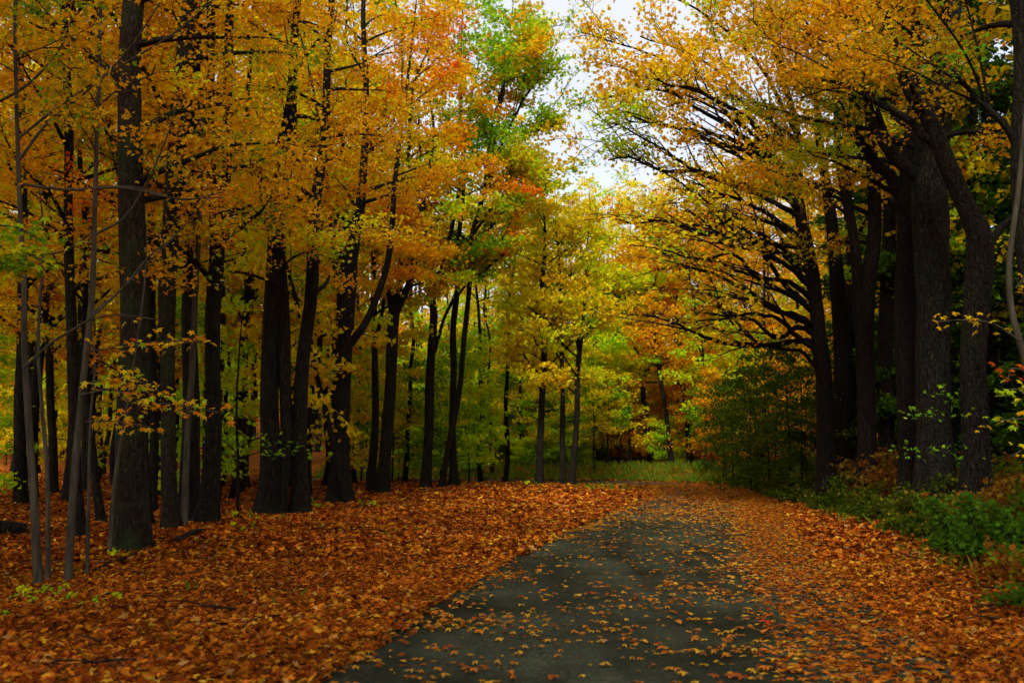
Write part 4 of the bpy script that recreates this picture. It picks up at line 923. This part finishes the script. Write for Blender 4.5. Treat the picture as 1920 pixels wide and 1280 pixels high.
V = np.empty((n, 4, 3)); V[:, 0] = np.stack([gx_ - np.cos(a) * wd, gy_ - np.sin(a) * wd, gz_ - .02], 1); V[:, 1] = np.stack([gx_ + np.cos(a) * wd, gy_ + np.sin(a) * wd, gz_ - .02], 1)
V[:, 2] = np.stack([gx_ + lean[:, 0] * .5 + np.cos(a) * wd * .6, gy_ + lean[:, 1] * .5, gz_ + gh_ * .6], 1); V[:, 3] = np.stack([gx_ + lean[:, 0], gy_ + lean[:, 1], gz_ + gh_], 1)
fq = (np.array([[0, 1, 2, 3]])[None] + (np.arange(n) * 4)[:, None, None]).reshape(-1, 4)
cc = np.ones((n, 4)); cc[:, :3] = np.array([.11, .22, .014]) * rng.uniform(.5, 1.3, (n, 1)) + np.array([.12, .05, 0]) * rng.random((n, 1)) ** 2
tag(link('grass', mesh_from('grass', V.reshape(-1, 3), fq, np.full(n, 4), M_GRASS, False, cc)), 'rough green grass along the lane edges at the bend', 'grass', kind='stuff')

# ---------------------------------------------------------------- leaf litter
rng = np.random.default_rng(8)
LITC = np.array([(.30, .065, .008), (.42, .105, .009), (.52, .165, .011), (.20, .04, .008), (.47, .14, .010), (.40, .20, .05), (.56, .29, .025)])
LITW = np.array([.25, .25, .16, .13, .12, .05, .04])
def litter(n_m2, y0, y1, size, tmpl, name, label, lift):
    area = (y1 - y0) * ((y0 + y1) * .56 + 3); n = int(area * n_m2)
    y = np.sqrt(rng.uniform(y0 ** 2, y1 ** 2, n)); x = rng.uniform(-1, 1, n) * (y * .56 + 1.2)
    off, _ = road_xy(x, y)
    edge = HALF + .10 * wob(x * 2, y * 2) - .25
    k = (np.abs(off) > edge)
    # fewer leaves where the bank is overgrown
    k &= ~((off > 4.3 + .5 * wob(x, y)) & (rng.random(n) < .55))
    k &= ~((y > 39) & (off > 2.2) & (rng.random(n) < .85)) & ~((y > 36) & (off < -2.1) & (off > -5) & (rng.random(n) < .8))      # grass grows there
    x, y, off = x[k], y[k], off[k]
    z = surf(x, y) + rng.uniform(.006, lift, len(x))
    t = np.clip(.5 + .55 * wob(x, y, .8) + .35 * wob(y + 3, x, 2.3) + rng.normal(0, .25, len(x)), 0, .999)
    ci = rng.choice(len(LITC), len(x), p=LITW / LITW.sum()); c = LITC[ci] * (.62 + .65 * t)[:, None] * rng.uniform(.6, 1.3, (len(x), 1)); fresh = rng.random(len(x)) < .10 * smooth(0, .8, wob(y, x, 1.1)) + .02; c[fresh] = np.array([.62, .30, .02]) * rng.uniform(.8, 1.2, (fresh.sum(), 1))
    nor = rng.normal(size=(len(x), 3)) * .34 + [0, 0, 1]
    o = link(name, leaf_mesh(name, np.stack([x, y, z], 1), nor, size * rng.uniform(.7, 1.25, len(x)), c, tmpl, M_FALLEN, rng))
    tag(o, label, 'leaves', kind='stuff')
litter(600, 5.0, 13.5, .088, TM3, 'leaf_litter', 'deep rust and orange maple leaf litter covering both verges', .05)
litter(300, 13.5, 26, .115, TD, 'leaf_litter', 'rust brown leaf litter on the verge under the first maples', .05)
litter(110, 26, 52, .19, TD, 'leaf_litter', 'orange brown leaf litter spread beneath the far trees', .05)
tk = Tubes()
for k in range(260):
    y_ = rng.uniform(5.5, 24); x_ = rng.uniform(-.55, .5) * y_
    if abs(road_xy([x_], [y_])[0][0]) < HALF + .1: continue
    a_ = rng.uniform(0, 6.28); q = limb_path((x_, y_, g1(x_, y_) + .05), a_, rng.normal(0, .06), rng.uniform(.15, .8), rng, 0, 6, .25); tk.add(q, np.linspace(.008, .003, 6) * rng.uniform(.6, 1.4), 4)
tag(link('fallen_twigs', tk.mesh('fallen_twigs', B_TWIG)), 'thin dead twigs scattered over the leaf litter', 'twigs', kind='stuff')
# leaves lying on the lane
def lane_density(x, y, off):
    u = off / HALF
    dr = smooth(-.1, .7, wob(x, y, 1.3) * .6 + wob(y, x, 3.1) * .6)
    d = 17 + 80 * dr + 14 * np.exp(-((u - .1) / .22) ** 2)
    d = d + 60 * smooth(-.1, .4, u) * (.4 + dr) + 330 * smooth(.28, .62, u) + 230 * smooth(.5, 1.05, -u + .25 * (dr - .5)) * (.35 + dr) + 130 * smooth(15, 34, y) * (1 - .75 * np.exp(-((u + .55) / .25) ** 2))
    d = d * (1 - .93 * smooth(39.5, 42.5, y))
    return np.maximum(d, 3)
n = 190000
y = np.concatenate([rng.uniform(4.8, 20, n // 3), rng.uniform(20, 46, n - n // 3)]); off = rng.uniform(-HALF, HALF, n)
ri = np.interp(y, RC[:150, 1], np.arange(150)); rx = np.interp(ri, np.arange(len(RC)), RC[:, 0]); 
dens = np.where(y < 20, (n // 3) / (15.2 * 2 * HALF), (n - n // 3) / (26 * 2 * HALF))
tn = np.gradient(RC[:, 0]) / np.maximum(np.gradient(RC[:, 1]), .2); x = rx + off * np.sqrt(1 + np.interp(ri, np.arange(len(RC)), tn) ** 2)
o2, _ = road_xy(x, y); k = (rng.random(n) < lane_density(x, y, o2) / dens) & (np.abs(o2) < HALF); x, y, off = x[k], y[k], o2[k]
z = surf(x, y) + rng.uniform(.004, .009, len(x)) + .02 * smooth(.6, 1, np.abs(off) / HALF) * rng.random(len(x))
sz = np.where(y < 20, .10, .15) * rng.uniform(.45, 1.3, len(x))
px, py = project(np.stack([x, y, z], 1))
vis = (px > 5) & (px < 1915) & (py < 1275) & (off / HALF > -.9) & (off / HALF < .38)
score = np.where(vis, sz / y, 0); top = np.argsort(-score)[:300]; rest = np.ones(len(x), bool); rest[top] = False
keys = ['yellow', 'orange', 'amber', 'rust', 'tan']; pk = np.array([.2, .32, .22, .22, .04])
from mathutils import Quaternion
WORD = {'yellow': 'yellow', 'orange': 'orange', 'amber': 'golden', 'rust': 'rusty brown', 'tan': 'pale tan'}
def lay(x_, y_, z_, s_, key, label, group):
    o = bpy.data.objects.new('fallen_leaf', FALLME[key][int(rng.integers(5)) if key != 'red' else 0]); COL.objects.link(o); tag(o, label, 'leaf', group)
    nrm = Vector((rng.normal(0, .09), rng.normal(0, .09), 1)).normalized(); o.rotation_mode = 'QUATERNION'
    o.rotation_quaternion = nrm.to_track_quat('Z', 'Y') @ Quaternion((0, 0, 1), rng.uniform(0, 6.28)); o.location = (x_, y_, z_ + .004); o.scale = (s_ * rng.uniform(.8, 1.1), s_, s_)
for i in top:
    key = rng.choice(keys, p=pk); lay(x[i], y[i], z[i], sz[i], key, f'{WORD[key]} maple leaf lying on the bare asphalt of the lane', f'{WORD[key]} leaves on the lane')
xr, yr = gp(1425, 1172); lay(xr, yr, .062, .19, 'red', 'large bright red maple leaf lying on the lane', None)
ci = rng.choice(5, rest.sum(), p=[.16, .32, .22, .26, .04]); c = np.array([FALL[k_] for k_ in keys])[ci] * rng.uniform(.6, 1.05, (rest.sum(), 1))
rl_ = rng.random(rest.sum()) < np.maximum(smooth(.25, .6, off[rest] / HALF), smooth(18, 32, y[rest])) * .85
c[rl_] = LITC[rng.choice(len(LITC), rl_.sum(), p=LITW / LITW.sum())] * rng.uniform(.6, 1.2, (rl_.sum(), 1))
tag(link('lane_leaves', leaf_mesh('lane_leaves', np.stack([x, y, z], 1)[rest], rng.normal(size=(rest.sum(), 3)) * .12 + [0, 0, 1], sz[rest], c, TM3, M_FALLEN, rng)), 'scattered orange and yellow leaves thinning out over the lane', 'leaves', kind='stuff')
print('tris', sum(len(m_.polygons) for m_ in bpy.data.meshes), 'objects', len(bpy.data.objects))
